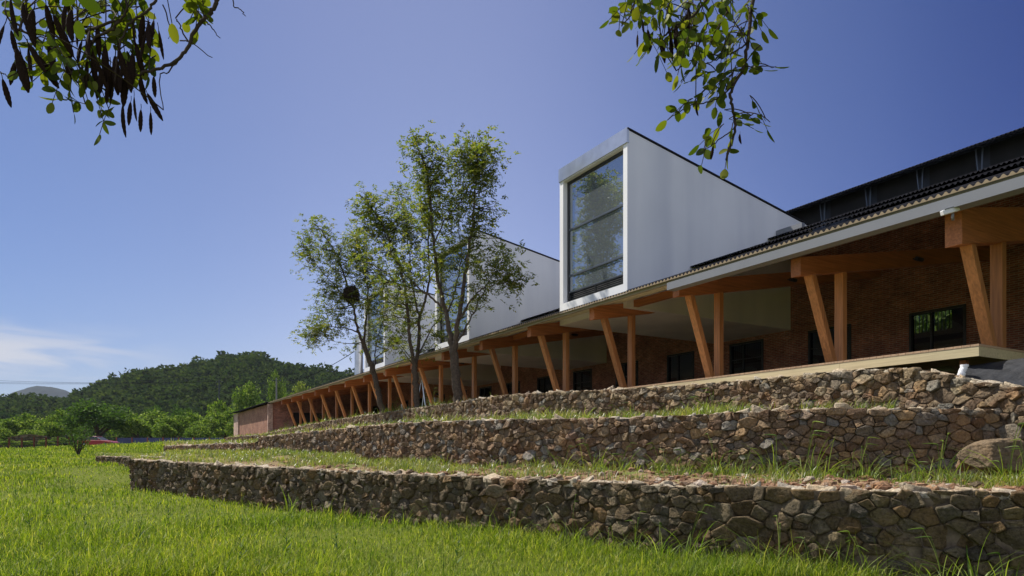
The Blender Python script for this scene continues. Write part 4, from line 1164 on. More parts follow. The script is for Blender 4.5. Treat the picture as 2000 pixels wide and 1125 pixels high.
for px, u, k, sc in [(800, .8, 2, 1.1), (870, .85, 0, 0.9), (960, .85, 0, 0.9), (1050, .9, 0, 0.8), (1100, .85, 0, 0.9), (1160, .85, 4, 1.0), (1190, .8, 2, 1.1), (1215, .9, 1, 0.7), (1290, .85, 4, 0.75), (1330, .75, 2, 1.0), (1400, .85, 1, 0.8),
                     (1425, .7, 2, 1.0), (1455, .8, 4, 0.9), (1510, .85, 0, 1.0), (1535, .75, 2, 0.9), (1575, .8, 4, 0.9), (1610, .7, 0, 0.9), (1640, .8, 2, 1.0), (1680, .75, 4, 0.9), (1700, .8, 0, 0.9), (1740, .7, 0, 0.7), (1765, .65, 1, 0.75), (1790, .6, 2, 1.0),
                     (1830, .6, 4, 0.9), (1855, .55, 2, 0.8), (1975, .45, 1, 0.9), (2000, .35, 4, 1.0), (1960, .3, 2, 1.1), (2020, .25, 2, 1.2)]:
    tuft(terrace1(np.array([float(px)]), np.array([u]))[0] - np.array([0, 0, 0.02]), k, sc, 'tall arching grass tuft on bare earth before the reddish middle wall', 'grass tufts on the lowest terrace')
for px, u, k, sc in [(700, .2, 0, 0.9), (830, .2, 4, 0.8), (960, .1, 0, 0.9), (1010, .15, 2, 0.9), (1070, .1, 2, 0.9), (1140, .1, 0, 1.0), (1150, .15, 2, 0.9), (1200, .1, 2, 1.1), (1230, .15, 0, 0.9), (1300, .1, 0, 0.8), (1370, .1, 2, 1.0), (1395, .12, 4, 0.85), (1420, .1, 2, 1.0), (1440, .1, 2, 0.8),
                     (1530, .1, 0, 0.5), (1600, .1, 2, 0.55), (1680, .1, 2, 0.5), (1740, .1, 0, 0.5)]:
    tuft(terrace2(np.array([float(px)]), np.array([u]))[0] - np.array([0, 0, 0.02]), k, sc, 'sunlit grass tuft growing on top of the reddish middle wall', 'grass tufts on the middle terrace')
for px, u, k, sc in [(560, .2, 4, 1.0), (600, .2, 0, 1.2), (635, .2, 4, 1.2), (665, .2, 0, 1.1), (695, .2, 4, 1.2), (740, .2, 0, 1.2), (770, .2, 4, 1.0), (822, .15, 0, 1.0), (845, .1, 4, 1.0), (880, .1, 0, 0.7)]:
    tuft(terrace3(np.array([float(px)]), np.array([u]))[0] - np.array([0, 0, 0.02]), k, sc, 'foxtail grass tuft in front of the far porch posts', 'grass tufts before the porch')

# dark seedy weeds standing in the lawn
def weed_mesh(seed):
    rng = np.random.default_rng(seed); nb = NB()
    h = rng.uniform(0.35, 0.5); p = np.array([[0, 0, 0], [0.01, 0, h * .5], [0.02, 0.01, h]])
    v, q = tube_np(p, [0.004, 0.003, 0.002], 5); nb.add(v, q)
    k = 12; B = np.stack([np.zeros(k) + 0.01, np.zeros(k), np.linspace(0.08, h, k)], 1); a = np.arange(k) * 2.4
    D = unit(np.stack([np.cos(a), np.sin(a), np.full(k, 0.7)], 1)); S = unit(np.cross(D, [0, 0, 1.0]))
    nb.add(*oval_leaves(B, D, S, np.linspace(0.13, 0.05, k), np.linspace(0.03, 0.014, k)))
    return nb.mesh('lawn_weed')
WEED = [weed_mesh(1), weed_mesh(2)]
for me in WEED: me.materials.append(MAT['leaf_dark'])
for px, Yq in [(165, 12), (100, 17), (30, 19), (270, 10.5), (560, 9.2), (420, 15), (330, 13.5), (200, 21), (60, 12.5), (660, 9.4), (890, 8.8), (470, 8.6)]:
    Xq = (px - 1000) / F * Yq
    o = bpy.data.objects.new('lawn_weed', WEED[px % 2]); COL.objects.link(o)
    o.location = (Xq, Yq, ZC + float(lawn_z(Xq, Yq)) - 0.01); o.rotation_euler = (0.05, 0.06, px * 0.7)
    tag(o, 'thin dark weed with narrow leaves standing up from the open lawn', 'weed', 'weeds standing in the lawn')

# ------------------------------------------------------------------ three locust trees before the porch
def locust(label, Y0, limbs, blobs, seed, dens=(17, 27)):
    rng = np.random.default_rng(seed)
    base = at(limbs[0][2][0][0], limbs[0][2][0][1], Y0)
    root = empty('locust_tree', tuple(base)); tag(root, label, 'tree')
    wood, tw, lf = NB(), NB(), NB()
    samples, tipB = [], []
    for r0, r1, pts in limbs:
        P = np.array([at(q[0], q[1], Y0 + (q[2] if len(q) > 2 else 0)) for q in pts])
        C = catmull(P, 6)
        C[1:-1] += rng.normal(0, 0.02, (len(C) - 2, 3))
        R = 0.86 * (r0 + (r1 - r0) * np.linspace(0, 1, len(C)) ** 0.58)
        v, q = tube_np(C - base, R, 9); wood.add(v, q)
        samples.append((C, R))
        if r1 <= 0.03:                      # leaves on the tips of the limbs themselves
            m_ = 26; q_ = rng.integers(int(len(C) * 0.72), len(C), m_)
            tipB.append(C[q_] + rng.normal(0, 0.13, (m_, 3)))
    SP = np.concatenate([c[len(c) // 4:] for c, _ in samples]); SR = np.concatenate([r[len(r) // 4:] for _, r in samples])
    B, D = [], []
    for cx, cy, rx, ry, n, dyc in blobs:
        for _ in range(n):
            a = rng.uniform(0, 6.28); q = math.sqrt(rng.random())
            tx, ty = cx + rx * q * math.cos(a), cy + ry * q * math.sin(a)
            dep = dyc + rng.normal(0, 0.55) * rx / F * Y0
            tgt = at(tx, ty, Y0 + dep)
            dd = SP - tgt; dist = np.linalg.norm(dd * np.array([1, 1, 1.0]), axis=1) + np.where(dd[:, 2] > 0.1, dd[:, 2] * 1.5, 0) + rng.uniform(0, 0.5, len(SP))
            k = int(np.argmin(dist)); s = SP[k]
            d = tgt - s; ln = np.linalg.norm(d)
            if ln > 3.2: s = tgt - d / ln * 3.2; 
            mid = s + d * 0.5 + np.array([0, 0, -0.10 * ln]) + rng.normal(0, 0.06 * ln, 3) if ln <= 3.2 else (s + tgt) / 2
            u = np.linspace(0, 1, 6)[:, None]
            C = (1 - u) ** 2 * s + 2 * u * (1 - u) * mid + u * u * tgt
            v, qd = tube_np(C - base, np.linspace(min(0.028, SR[k] * 0.7), 0.006, 6), 5); tw.add(v, qd)
            m = rng.integers(*dens)
            uu = rng.uniform(0.35, 1.0, m)[:, None]
            Bp = (1 - uu) ** 2 * s + 2 * uu * (1 - uu) * mid + uu * uu * tgt + rng.normal(0, 0.29, (m, 3))
            B.append(Bp); dirs = unit(rng.normal(0, 1, (m, 3)) * np.array([1, 1, 0.5]) + np.array([0, 0, 0.15])); D.append(dirs)
    tb_ = np.concatenate(tipB); B.append(tb_); D.append(unit(rng.normal(0, 1, tb_.shape) + np.array([0, 0, 0.3])))
    B = np.concatenate(B) - base; D = np.concatenate(D)
    compound(B, D, rng.uniform(0.18, 0.32, len(B)), 4, 0.135, 0.055, rng, 0.35, False, lf)
    wood.build('trunk', MAT['bark'], root, smooth=True)
    tw.build('branches', MAT['twig'], root, smooth=True)
    lf.build('crown', MAT['leaf_tree'], root)
    return root
tA = locust('slender locust tree leaning away with a round bird nest in its fork', 33.5,
       [(0.20, 0.13, [(750, 815), (743, 785), (735, 748), (724, 712), (709, 668)]),
        (0.10, 0.03, [(711, 672), (699, 645, -.2), (692, 605, -.3), (683, 572, -.4), (668, 525, -.3), (648, 482, -.2), (626, 447, 0)]),
        (0.09, 0.02, [(711, 672), (713, 640, .3), (718, 600, .5), (717, 555, .6), (708, 505, .6), (694, 460, .5)]),
        (0.05, 0.012, [(700, 650, -.2), (675, 640, -.6), (640, 640, -.9), (600, 652, -1.2)]),
        (0.06, 0.015, [(736, 750), (731, 715, .2), (736, 670, .5), (747, 630, .7), (757, 590, .8)]),
        (0.035, 0.01, [(733, 700, .3), (760, 678, .1), (788, 652, 0)]),
        (0.045, 0.01, [(690, 600, -.3), (655, 560, -.2), (620, 520, 0), (592, 480, .2)])],
       [(640, 490, 60, 48, 20, 0), (690, 540, 65, 60, 22, 0.2), (630, 575, 38, 60, 10, -0.3), (640, 640, 45, 28, 10, -0.6), (735, 600, 48, 50, 16, 0.5), (745, 655, 48, 30, 12, 0.3), (700, 480, 30, 35, 7, .4), (600, 455, 28, 20, 5, 0), (662, 590, 40, 34, 10, 0), (720, 520, 34, 34, 8, .4), (610, 650, 24, 14, 4, -.9)], 101, (17, 25))
tB = locust('forked locust tree standing between its two neighbours', 30.0,
       [(0.19, 0.15, [(815, 815), (813, 775), (811, 735), (811, 712)]),
        (0.12, 0.03, [(811, 716), (803, 680, -.2), (798, 630, -.4), (794, 580, -.5), (785, 535, -.5), (770, 488, -.4), (748, 440, -.2), (722, 402, 0), (702, 380, .2)]),
        (0.12, 0.03, [(811, 716), (819, 665, .3), (820, 620, .4), (830, 588, .5), (838, 545, .5), (836, 480, .4), (839, 410, .2), (832, 350, .1)]),
        (0.06, 0.015, [(820, 625, .4), (806, 560, .6), (800, 500, .7), (792, 430, .7), (775, 370, .8)]),
        (0.05, 0.012, [(794, 580, -.5), (765, 542, -.8), (735, 522, -1.1), (704, 505, -1.3)]),
        (0.05, 0.012, [(818, 690, .2), (845, 640, .6), (868, 610, .9), (895, 590, 1.2)]),
        (0.03, 0.01, [(819, 690, .1), (836, 682, 0), (850, 668, 0), (860, 650, 0)])],
       [(745, 430, 55, 42, 22, 0), (775, 480, 65, 55, 24, 0), (800, 400, 50, 55, 18, .4), (720, 470, 34, 42, 8, -.4), (760, 550, 50, 40, 10, -.6), (800, 600, 55, 40, 12, .1), (830, 480, 45, 60, 14, .4), (790, 655, 35, 25, 7, 0), (712, 405, 24, 26, 9, .2), (870, 630, 35, 30, 6, 0.8)], 102, (12, 18))
tC = locust('tallest locust tree, thick trunk forking twice nearest the white window box', 26.0,
       [(0.24, 0.19, [(896, 812), (893, 770), (889, 725), (886, 688)]),
        (0.15, 0.025, [(886, 692), (877, 645, .2), (868, 598, .3), (855, 540, .3), (846, 475, .2), (841, 405, .1), (833, 335, 0), (818, 292, 0), (806, 262, 0)]),
        (0.14, 0.02, [(886, 692), (894, 640, -.2), (903, 580, -.3), (910, 527, -.3), (917, 475, -.2), (923, 426, -.1), (928, 370, 0), (933, 310, 0), (938, 275, .1)]),
        (0.06, 0.012, [(896, 625, -.2), (925, 580, -.5), (950, 560, -.7), (985, 553, -.9), (1022, 544, -1.1)]),
        (0.055, 0.012, [(890, 672, -.1), (915, 630, -.3), (935, 590, -.4), (958, 545, -.5), (985, 500, -.6)]),
        (0.07, 0.015, [(869, 602, .3), (840, 580, .6), (808, 553, .8), (780, 520, 1.0), (757, 488, 1.1)]),
        (0.05, 0.012, [(872, 620, .3), (888, 565, .5), (900, 510, .6), (896, 440, .7), (888, 380, .8)]),
        (0.04, 0.012, [(846, 475, .2), (870, 430, .1), (895, 400, 0), (915, 370, -.1)])],
       [(815, 285, 26, 28, 8, 0), (845, 335, 40, 40, 15, 0), (930, 300, 44, 32, 18, 0), (915, 345, 40, 35, 12, .1), (950, 375, 30, 60, 10, 0), (850, 400, 50, 48, 20, .1), (900, 430, 50, 60, 16, .2), (950, 470, 30, 45, 8, -.2),
        (860, 480, 45, 45, 14, .3), (955, 530, 48, 34, 14, -.6), (1000, 520, 22, 24, 5, -.8), (900, 540, 40, 45, 8, 0), (930, 590, 38, 35, 6, -.4), (800, 540, 40, 35, 8, .8), (870, 320, 25, 30, 6, 0), (1010, 545, 22, 10, 4, -1.0), (960, 320, 26, 40, 7, 0), (885, 300, 22, 26, 5, 0), (970, 430, 18, 40, 5, 0)], 103, (10, 16))
nbn = NB(); rng = np.random.default_rng(9)
c = at(686, 575, 33.2)
for k in range(420):
    d = unit(rng.normal(size=3)); p = d * np.array([0.36, 0.36, 0.42]) * rng.uniform(0.55, 1.0)
    t = unit(np.cross(d, rng.normal(size=3))) * rng.uniform(0.15, 0.35)
    v, q = tube_np(np.array([p - t, p * 1.05, p + t]), 0.011, 4); nbn.add(v, q)
o = nbn.build('bird_nest', MAT['twig']); o.location = c
tag(o, 'round dark bird nest of twigs in the leaning locust tree', 'nest')

# ------------------------------------------------------------------ hanging locust branches close overhead
def near_branch(label, Y0, twigs, leafspots, pods, seed, podsize=0.085, lsize=0.05):
    rng = np.random.default_rng(seed)
    base = at(*twigs[0][1][0][:2], Y0)
    root = empty('locust_branch', tuple(base)); tag(root, label, 'branch')
    wood, lf = NB(), NB()
    allp = []
    for r, pts in twigs:
        P = np.array([at(q[0], q[1], Y0 + (q[2] if len(q) > 2 else 0)) for q in pts])
        C = catmull(P, 5) if len(P) > 2 else P
        C = C + rng.normal(0, 0.0015, C.shape)
        v, q = tube_np(C - base, np.linspace(r, r * 0.55, len(C)), 7); wood.add(v, q)
        allp.append(C)
    AP = np.concatenate(allp)
    for px, py, n, ang, dy in leafspots:
        tip = at(px, py, Y0 + dy)
        k = int(np.argmin(np.linalg.norm(AP - tip, axis=1) + rng.uniform(0, 0.02, len(AP))))
        D = np.array([[math.cos(math.radians(ang)), rng.normal(0, 0.45), -math.sin(math.radians(ang))]]); D = unit(D)
        rl = lsize * rng.uniform(2.1, 3.1) * (0.6 + 0.1 * n)
        B = tip - D[0] * rl * 0.75 + np.array([0, 0, 0.012])
        s = AP[k]
        if np.linalg.norm(s - B) < 0.35:
            u = np.linspace(0, 1, 6)[:, None]; mid = (s + B) / 2 + np.array([0, 0, 0.02])
            v, q = tube_np((1 - u) ** 2 * s + 2 * u * (1 - u) * mid + u * u * B - base, 0.0016, 5); wood.add(v, q)
        v, q = tube_np(np.array([B, B + D[0] * rl * 0.5 - np.array([0, 0, 0.06 * rl]), B + D[0] * rl - np.array([0, 0, 0.25 * rl])]) - base, 0.0011, 4); wood.add(v, q)
        compound(B[None] - base, D, np.array([rl]), n, lsize, lsize * 0.56, rng, 0.25, True, lf)
    wood.build('twigs', MAT['twig'], root, smooth=True)
    lf.build('foliage', MAT['leaf_near'], root, smooth=True)
    # a seed pod: flat, slightly beaded, on a thin stalk
    def podmesh(sd):
        r2 = np.random.default_rng(sd)
        u = np.linspace(0, 1, 13); w = 0.088 * np.sin(np.pi * np.clip(u * 0.96 + 0.03, 0, 1)) ** 0.55 * (1 + 0.08 * np.sin(u * 40)) + 0.003
        bend = r2.normal(0, 0.10); V = []
        for k, (a, b) in enumerate(zip(u, w)):
            cx = bend * (a * a - a * 0.3)
            th = np.arange(8) * math.pi / 4
            V.append(np.stack([cx + b * np.cos(th), 0.35 * b * np.sin(th), np.full(8, -a)], 1))
        i = np.arange(12)[:, None] * 8; j = np.arange(8)[None, :]; kk = (j + 1) % 8
        Q = np.stack([i + j, i + kk, i + 8 + kk, i + 8 + j], -1).reshape(-1, 4)
        nbp = NB(); nbp.add(np.concatenate(V), Q)
        v, q = tube_np(np.array([[0, 0, 0.28], [0.015, 0, 0.12], [0, 0, 0]]), 0.012, 5); nbp.add(v, q)
        me = nbp.mesh('seed_pod', True); me.materials.append(MAT['pod']); return me
    PM = [podmesh(i) for i in range(4)]
    for px, py, ln, tilt, dy in pods:
        o = bpy.data.objects.new('seed_pod', PM[rng.integers(4)]); COL.objects.link(o); o.parent = root
        p = at(px, py, Y0 + dy) - base
        s = ln / F * (Y0 + dy)
        o.location = p; o.scale = (s * rng.uniform(0.9, 1.25), s, s); o.rotation_euler = (rng.normal(0, 0.15), math.radians(-tilt), rng.uniform(-0.7, 0.7))
    return root
rng = np.random.default_rng(77)
lt = [(0.006, [(420, -120), (428, -20), (420, 10), (405, 30), (385, 52), (365, 95), (345, 118), (310, 134), (285, 140), (262, 150)]),
      (0.005, [(90, -120, -.1), (125, -20, -.1), (140, 40), (165, 60), (200, 48), (235, 38), (250, 15)]),
      (0.004, [(235, 38), (215, 60), (180, 80), (160, 120), (165, 170)]),
      (0.004, [(310, -100), (305, -10), (290, 20), (262, 40), (240, 70), (230, 110), (225, 160)]),
      (0.004, [(60, -100), (55, -10), (45, 40), (30, 60), (10, 20)]),
      (0.003, [(30, 45), (60, 70), (95, 90), (125, 115), (150, 160)]),
      (0.0022, [(365, 78), (350, 50), (343, 33)]), (0.0018, [(352, 80), (372, 82), (415, 115)]), (0.0018, [(400, 40), (415, 55), (428, 74)]),
      (0.0018, [(440, -60), (455, 5), (470, 18), (479, 32)]), (0.0018, [(320, 10), (330, 50), (331, 75)]), (0.0016, [(0, 140), (10, 146), (16, 150)]),
      (0.002, [(345, 118), (330, 140), (312, 150), (318, 215)])]
ls = [(110, 175, 3, 100, 0), (125, 195, 3, 200, .03), (140, 200, 3, 80, 0), (95, 60, 3, 150, .1), (65, 85, 3, 200, 0), (85, 85, 3, 120, .05), (185, 55, 3, 60, .1), (120, 120, 3, 90, -.05), (165, 175, 2, 80, 0),
      (195, 210, 4, 85, 0), (205, 190, 3, 60, .05), (200, 245, 2, 95, 0), (190, 100, 3, 120, .1), (150, 60, 3, 30, 0), (220, 20, 3, 40, .1), (55, 130, 3, 150, .1), (75, 150, 2, 160, 0), (255, 75, 3, 50, .1),
      (280, 20, 3, 60, .1), (170, 20, 3, 170, .05), (110, 20, 3, 90, .1), (240, 130, 3, 100, .1), (265, 135, 2, 80, .1), (385, 35, 3, 120, 0), (395, 25, 3, 20, 0), (375, 30, 2, 160, .03), (330, 15, 1, 90, -.45), (150, 8, 2, 100, -.5), (130, 125, 2, 60, -.3), (215, 150, 3, 70, 0.05), (90, 120, 2, 140, 0.1)]
for k in range(26): ls.append((rng.uniform(20, 300), rng.uniform(-10, 150), int(rng.integers(2, 4)), rng.uniform(30, 170), rng.uniform(0, 0.15)))
pods = [(20, 0, 75, 5, -.3), (8, 50, 70, -15, -.2), (32, 95, 90, 15, -.1), (45, 5, 60, 8, -.3), (52, 20, 70, 5, 0), (22, 60, 50, 10, 0), (55, 95, 70, 8, 0), (105, 30, 75, 25, -.1), (5, 155, 60, 18, 0), (55, 85, 70, 30, -.1), (75, 110, 70, 30, 0),
        (140, 20, 70, -5, -.4), (95, 90, 75, 20, 0), (138, 100, 65, -8, 0), (190, 50, 60, 0, 0), (260, 40, 50, 5, 0), (280, 30, 60, -5, 0), (290, 45, 70, 12, 0), (310, 60, 55, 3, 0), (265, 85, 60, 10, 0), (180, 100, 70, 0, 0), (205, 90, 70, -5, 0),
        (225, 110, 75, 3, 0), (240, 130, 60, -3, 0), (170, 120, 60, 5, 0), (215, 130, 60, 0, 0), (250, 120, 70, 6, 0), (275, 150, 50, 4, 0), (300, 150, 40, 3, 0), (288, 183, 55, 28, 0), (240, 205, 60, -8, 0), (262, 190, 48, 0, 0), (275, 215, 48, 5, 0), (294, 220, 42, -3, 0), (255, 200, 45, -5, 0), (195, 130, 55, 8, .1), (160, 80, 55, -3, .1), (230, 60, 55, 8, .1), (30, 120, 50, -10, .1), (42, 110, 65, 12, 0.0), (175, 60, 70, 4, -.1), (185, 110, 65, 10, -.05), (200, 140, 60, -6, 0), (210, 160, 50, 5, 0), (232, 95, 75, 8, -.05), (245, 150, 60, -4, 0), (258, 105, 65, 3, 0), (130, 5, 60, -10, -.3), (150, 30, 70, 10, -.2), (285, 60, 65, -6, 0), (300, 40, 60, 4, 0), (120, 60, 70, 18, 0), (65, 20, 70, -8, -.1), (90, 10, 60, 12, -.1)]
near_branch('overhanging locust branch with many dark seed pods above the lawn', 1.75, lt, ls, pods, 201, lsize=0.037)
rt = [(0.0065, [(1490, -130), (1480, -40), (1470, 10), (1463, 60), (1458, 100), (1450, 135), (1432, 168), (1427, 195), (1434, 225), (1436, 245), (1428, 280), (1418, 312)]),
      (0.003, [(1462, 80), (1445, 95), (1415, 107), (1390, 106), (1370, 95)]), (0.0022, [(1415, 107), (1395, 120), (1375, 124)]),
      (0.0025, [(1432, 168), (1405, 190), (1380, 200), (1345, 207), (1305, 232)]), (0.0022, [(1436, 250), (1410, 268), (1388, 285), (1365, 300)]),
      (0.0022, [(1434, 232), (1458, 230), (1480, 222), (1505, 240)]), (0.002, [(1455, 130), (1480, 130), (1515, 130)]),
      (0.005, [(1400, -130), (1395, -30), (1370, 10), (1345, 40), (1310, 60), (1290, 80)]), (0.003, [(1345, 40), (1330, 80), (1335, 120), (1320, 140)]),
      (0.003, [(1260, -90), (1245, -10), (1230, 30), (1215, 50)]), (0.003, [(1400, -20), (1420, 20), (1440, 50), (1458, 90)]), (0.002, [(1370, 95), (1350, 90), (1330, 130)])]
rng = np.random.default_rng(78)
ls = [(1375, 300, 2, 110, 0), (1378, 270, 2, 150, 0), (1425, 285, 2, 95, 0), (1418, 315, 1, 110, 0), (1470, 228, 3, 10, 0), (1490, 232, 2, 40, 0), (1460, 245, 2, 20, 0.04), (1315, 222, 2, 160, 0), (1350, 205, 2, 150, 0), (1400, 190, 3, 100, 0.05), (1390, 175, 2, 160, 0),
      (1340, 150, 2, 140, 0), (1365, 145, 3, 160, 0), (1420, 165, 2, 120, 0), (1475, 133, 2, 5, 0), (1500, 130, 1, 0, 0), (1480, 45, 2, 60, 0), (1490, 40, 2, 40, 0.05), (1470, 90, 2, 70, 0), (1435, 80, 2, 120, 0), (1450, 130, 2, 140, 0), (1210, 40, 3, 100, 0), (1205, 20, 3, 160, 0), (1225, 15, 2, 60, 0.1)]
for k in range(46):
    ls.append((rng.uniform(1235, 1450), rng.uniform(-30, 120) if k < 38 else rng.uniform(90, 140), int(rng.integers(2, 4)), rng.uniform(30, 160), rng.normal(0, 0.12)))
pods = [(1255, 40, 24, 5, 0), (1245, 68, 28, 3, 0), (1265, 58, 40, 5, 0), (1290, 65, 55, 12, 0), (1310, 70, 48, 3, 0), (1305, 45, 50, -3, 0), (1320, 50, 50, 2, 0), (1330, 60, 30, 0, 0), (1345, 15, 40, 0, 0), (1445, 262, 24, -5, 0), (1393, 285, 30, -5, 0), (1360, 205, 22, 0, 0), (1340, 30, 45, 6, 0), (1275, 30, 40, -3, 0), (1355, 40, 45, 5, 0.1), (1335, 55, 40, -4, 0.1)]
near_branch('overhanging locust branch, mostly leaves, in front of the white window box', 2.15, rt, ls, pods, 202, lsize=0.043)

# ------------------------------------------------------------------ hedge, background trees, hills
def crown_arrays(seed, n, lobes, leaf, flat=1.0, core=0.55):
    """leaf clumps for a crown about 2 wide and 2 high, base at z = 0"""
    rng = np.random.default_rng(seed)
    C, R = [], []
    for k in range(lobes):
        d = unit(rng.normal(size=3)); d[2] = abs(d[2]) * 1.1 - 0.25
        C.append(np.array([0, 0, 1.0]) + d * np.array([0.74, 0.74, 0.72 * flat]) * rng.uniform(0.5, 1.0)); R.append(rng.uniform(0.14, 0.34))
    C, R = np.array(C), np.array(R)
    k = rng.integers(0, lobes, n)
    d = rand_dirs(n, rng); d[:, 2] = d[:, 2] * 0.9 + 0.12
    r = R[k] * np.where(rng.random(n) < 0.8, rng.uniform(0.75, 1.08, n), rng.uniform(0.2, 0.8, n))
    P = C[k] + d * r[:, None]
    P[:, 2] = np.maximum(P[:, 2], 0.04)
    D = unit(d * 0.5 + rand_dirs(n, rng) + np.array([0, 0, -0.15])); S = unit(np.cross(D, rand_dirs(n, rng)))
    return leaf_quads(P, D, S, leaf * rng.uniform(0.6, 1.3, n), leaf * 0.62 * rng.uniform(0.7, 1.2, n))
def trunk_arrays(h, r, seed):
    rng = np.random.default_rng(seed); nb = NB()
    v, q = tube_np(np.array([[0, 0, -0.3], [0.02, 0, h * 0.3], [0.0, 0.03, h * 0.65], [0.03, 0, h]]), [r * 1.3, r, r * 0.7, r * 0.3], 7); nb.add(v, q)
    for k in range(5):
        a = rng.uniform(0, 6.28); z = h * rng.uniform(0.3, 0.6)
        v, q = tube_np(np.array([[0, 0, z], [0.25 * math.cos(a), 0.25 * math.sin(a), z + 0.25], [0.5 * math.cos(a), 0.5 * math.sin(a), z + 0.55]]), [r * 0.5, r * 0.35, r * 0.15], 5); nb.add(v, q)
    return nb.mesh('trunk', True)
CR = {}
for kind, (n, lobes, leaf, flat, mat) in {'hedge': (3600, 30, 0.12, 1.0, 'leaf_hedge'), 'hedge2': (3000, 24, 0.12, 1.1, 'leaf_hedge'), 'dark': (5200, 44, 0.085, 1.0, 'leaf_dark'), 'lime': (3200, 34, 0.10, 1.1, 'leaf_lime'), 'tall': (3600, 34, 0.10, 1.3, 'leaf_hedge')}.items():
    V, Q = crown_arrays(hash(kind) % 1 + len(kind) * 13 + lobes, n, lobes, leaf, flat)
    me = np_mesh('crown', V, Q); me.materials.append(MAT[mat]); CR[kind] = me
TRK = trunk_arrays(1.3, 0.07, 4); TRK.materials.append(MAT['bark'])
def bg_tree(px, ytop, Y, width_px, kind, label, group=None, yb=None):
    X = (px - 1000) / F * Y
    zb = float(lawn_z(X, Y)) if yb is None else (HY - yb) / F * Y
    h = (HY - ytop) / F * Y - zb
    root = empty('broadleaf_tree', (X, Y, ZC + zb), px * 0.37)
    w = width_px / F * Y / 2
    root.scale = (w, w, h / 2.02)
    o = bpy.data.objects.new('crown', CR[kind]); COL.objects.link(o); o.parent = root
    o = bpy.data.objects.new('trunk', TRK); COL.objects.link(o); o.parent = root
    tag(root, label, 'tree', group)
bg_tree(190, 766, 106, 150, 'dark', 'big round dark tree standing behind the red car')
g = 'fresh green shrubs behind the blue barrier'; lb_ = 'bushy fresh green shrub in the row behind the barrier fences'
for px, yt, Y, wd, kd in [(-40, 815, 112, 90, 'hedge'), (15, 808, 118, 80, 'hedge2'), (55, 800, 122, 90, 'hedge'), (95, 812, 112, 75, 'hedge2'), (120, 790, 126, 80, 'hedge'), (268, 806, 108, 80, 'hedge2'), (300, 792, 116, 90, 'hedge'), (340, 800, 110, 85, 'hedge2'), (375, 795, 118, 90, 'hedge'), (405, 806, 108, 75, 'hedge'),
                      (440, 790, 115, 80, 'hedge2'), (250, 796, 124, 80, 'hedge'), (470, 800, 108, 60, 'hedge'), (320, 818, 104, 60, 'hedge2'), (390, 822, 103, 60, 'hedge'), (60, 832, 104, 60, 'hedge2'), (0, 828, 106, 60, 'hedge'), (18, 856, 93, 34, 'hedge'), (52, 858, 93, 40, 'hedge2'), (88, 855, 93, 34, 'hedge'), (118, 850, 95, 40, 'hedge2'), (-12, 850, 95, 40, 'hedge')]:
    bg_tree(px, yt, Y, wd, kd, lb_, g)
bg_tree(482, 738, 140, 80, 'tall', 'tall green tree left of the concrete pole beyond the end wall')
bg_tree(430, 772, 132, 80, 'hedge', 'spreading green tree rising above the shrubs before the pole')
bg_tree(541, 716, 150, 52, 'tall', 'narrow tall green tree directly behind the concrete pole')
bg_tree(592, 730, 138, 74, 'lime', 'round yellow green tree above the far porch roof')
bg_tree(520, 770, 128, 60, 'hedge2', 'low green tree peeping over the pavilion roof')
bg_tree(560, 762, 140, 50, 'tall', 'slim green tree beside the yellow green one')
bg_tree(355, 778, 150, 60, 'dark', 'dark tree halfway between shrubs and wooded hill')
bg_tree(300, 776, 155, 50, 'dark', 'small dark tree at the edge of the wood')
bg_tree(640, 738, 175, 50, 'dark', 'dark tree over the porch roof beside the flue')
# greenery seen right through the nearest doorway
mb = MB()
for k in range(11): lb(mb, 1.18 + k * 0.012, 1.182 + k * 0.012, TB - 0.002, TB + 0.001, 0.40, 0.49)
mb.build('window_bars', MAT['dark_metal'], bld)
for k, (s, t) in enumerate([(1.46, 2.85), (1.75, 2.95)]):
    p = W(s, t, 0.05); root = empty('broadleaf_tree', tuple(p), k * 1.3); root.scale = (3.4, 3.4, 4.3)
    for nm, me in (('crown', CR['hedge']), ('trunk', TRK)):
        o = bpy.data.objects.new(nm, me); COL.objects.link(o); o.parent = root
    tag(root, 'tall green tree behind the building, glimpsed through the barred back window', 'tree', 'trees behind the building')

# wooded hill
SKY_PX = [-900, -400, -100, 0, 60, 110, 135, 165, 200, 260, 300, 350, 400, 450, 500, 540, 580, 620, 660, 700, 760, 900, 1200]
SKY_Y = [800, 795, 788, 782, 778, 786, 784, 768, 750, 730, 722, 722, 711, 702, 698, 712, 720, 724, 730, 735, 750, 800, 870]
def hill_z(X, Y):
    px = 1000 + X / Y * F
    yr = np.interp(px, SKY_PX, SKY_Y) + 27
    zr_ = (HY - yr) / F * 500.0
    f = smoothstep(Y, 215, 500) * (1 - smoothstep(Y, 520, 900))
    bump_ = 2.2 * np.sin(X * 0.045 + 1) * np.sin(Y * 0.035) + 1.2 * np.sin(X * 0.11 - Y * 0.07)
    return ZC + 0.3 + zr_ * f + bump_ * f
gp = np.linspace(-900, 1200, 150); gy = np.concatenate([np.linspace(205, 520, 70), np.linspace(530, 900, 12)])
A, Bm = np.meshgrid(gp, gy); X = (A - 1000) / F * Bm
V = np.stack([X, Bm, hill_z(X, Bm) - 0.6], -1).reshape(-1, 3)
nx = len(gp); i = np.arange(len(gy) - 1)[:, None] * nx; j = np.arange(nx - 1)[None, :]
Q = np.stack([i + j, i + j + 1, i + nx + j + 1, i + nx + j], -1).reshape(-1, 4)
pass
MAT['hill'] = mat_plain('forest_floor', (0.03, 0.045, 0.018), 0.95, 0, 0.05, 0.3, 0.05)
tag(link('hill', np_mesh('hill', V, Q, smooth=True), MAT['hill']), kind='structure')
rng = np.random.default_rng(61)
n = 5200
px = rng.uniform(-120, 780, n); Y = 215 + 300 * rng.random(n) ** 0.6
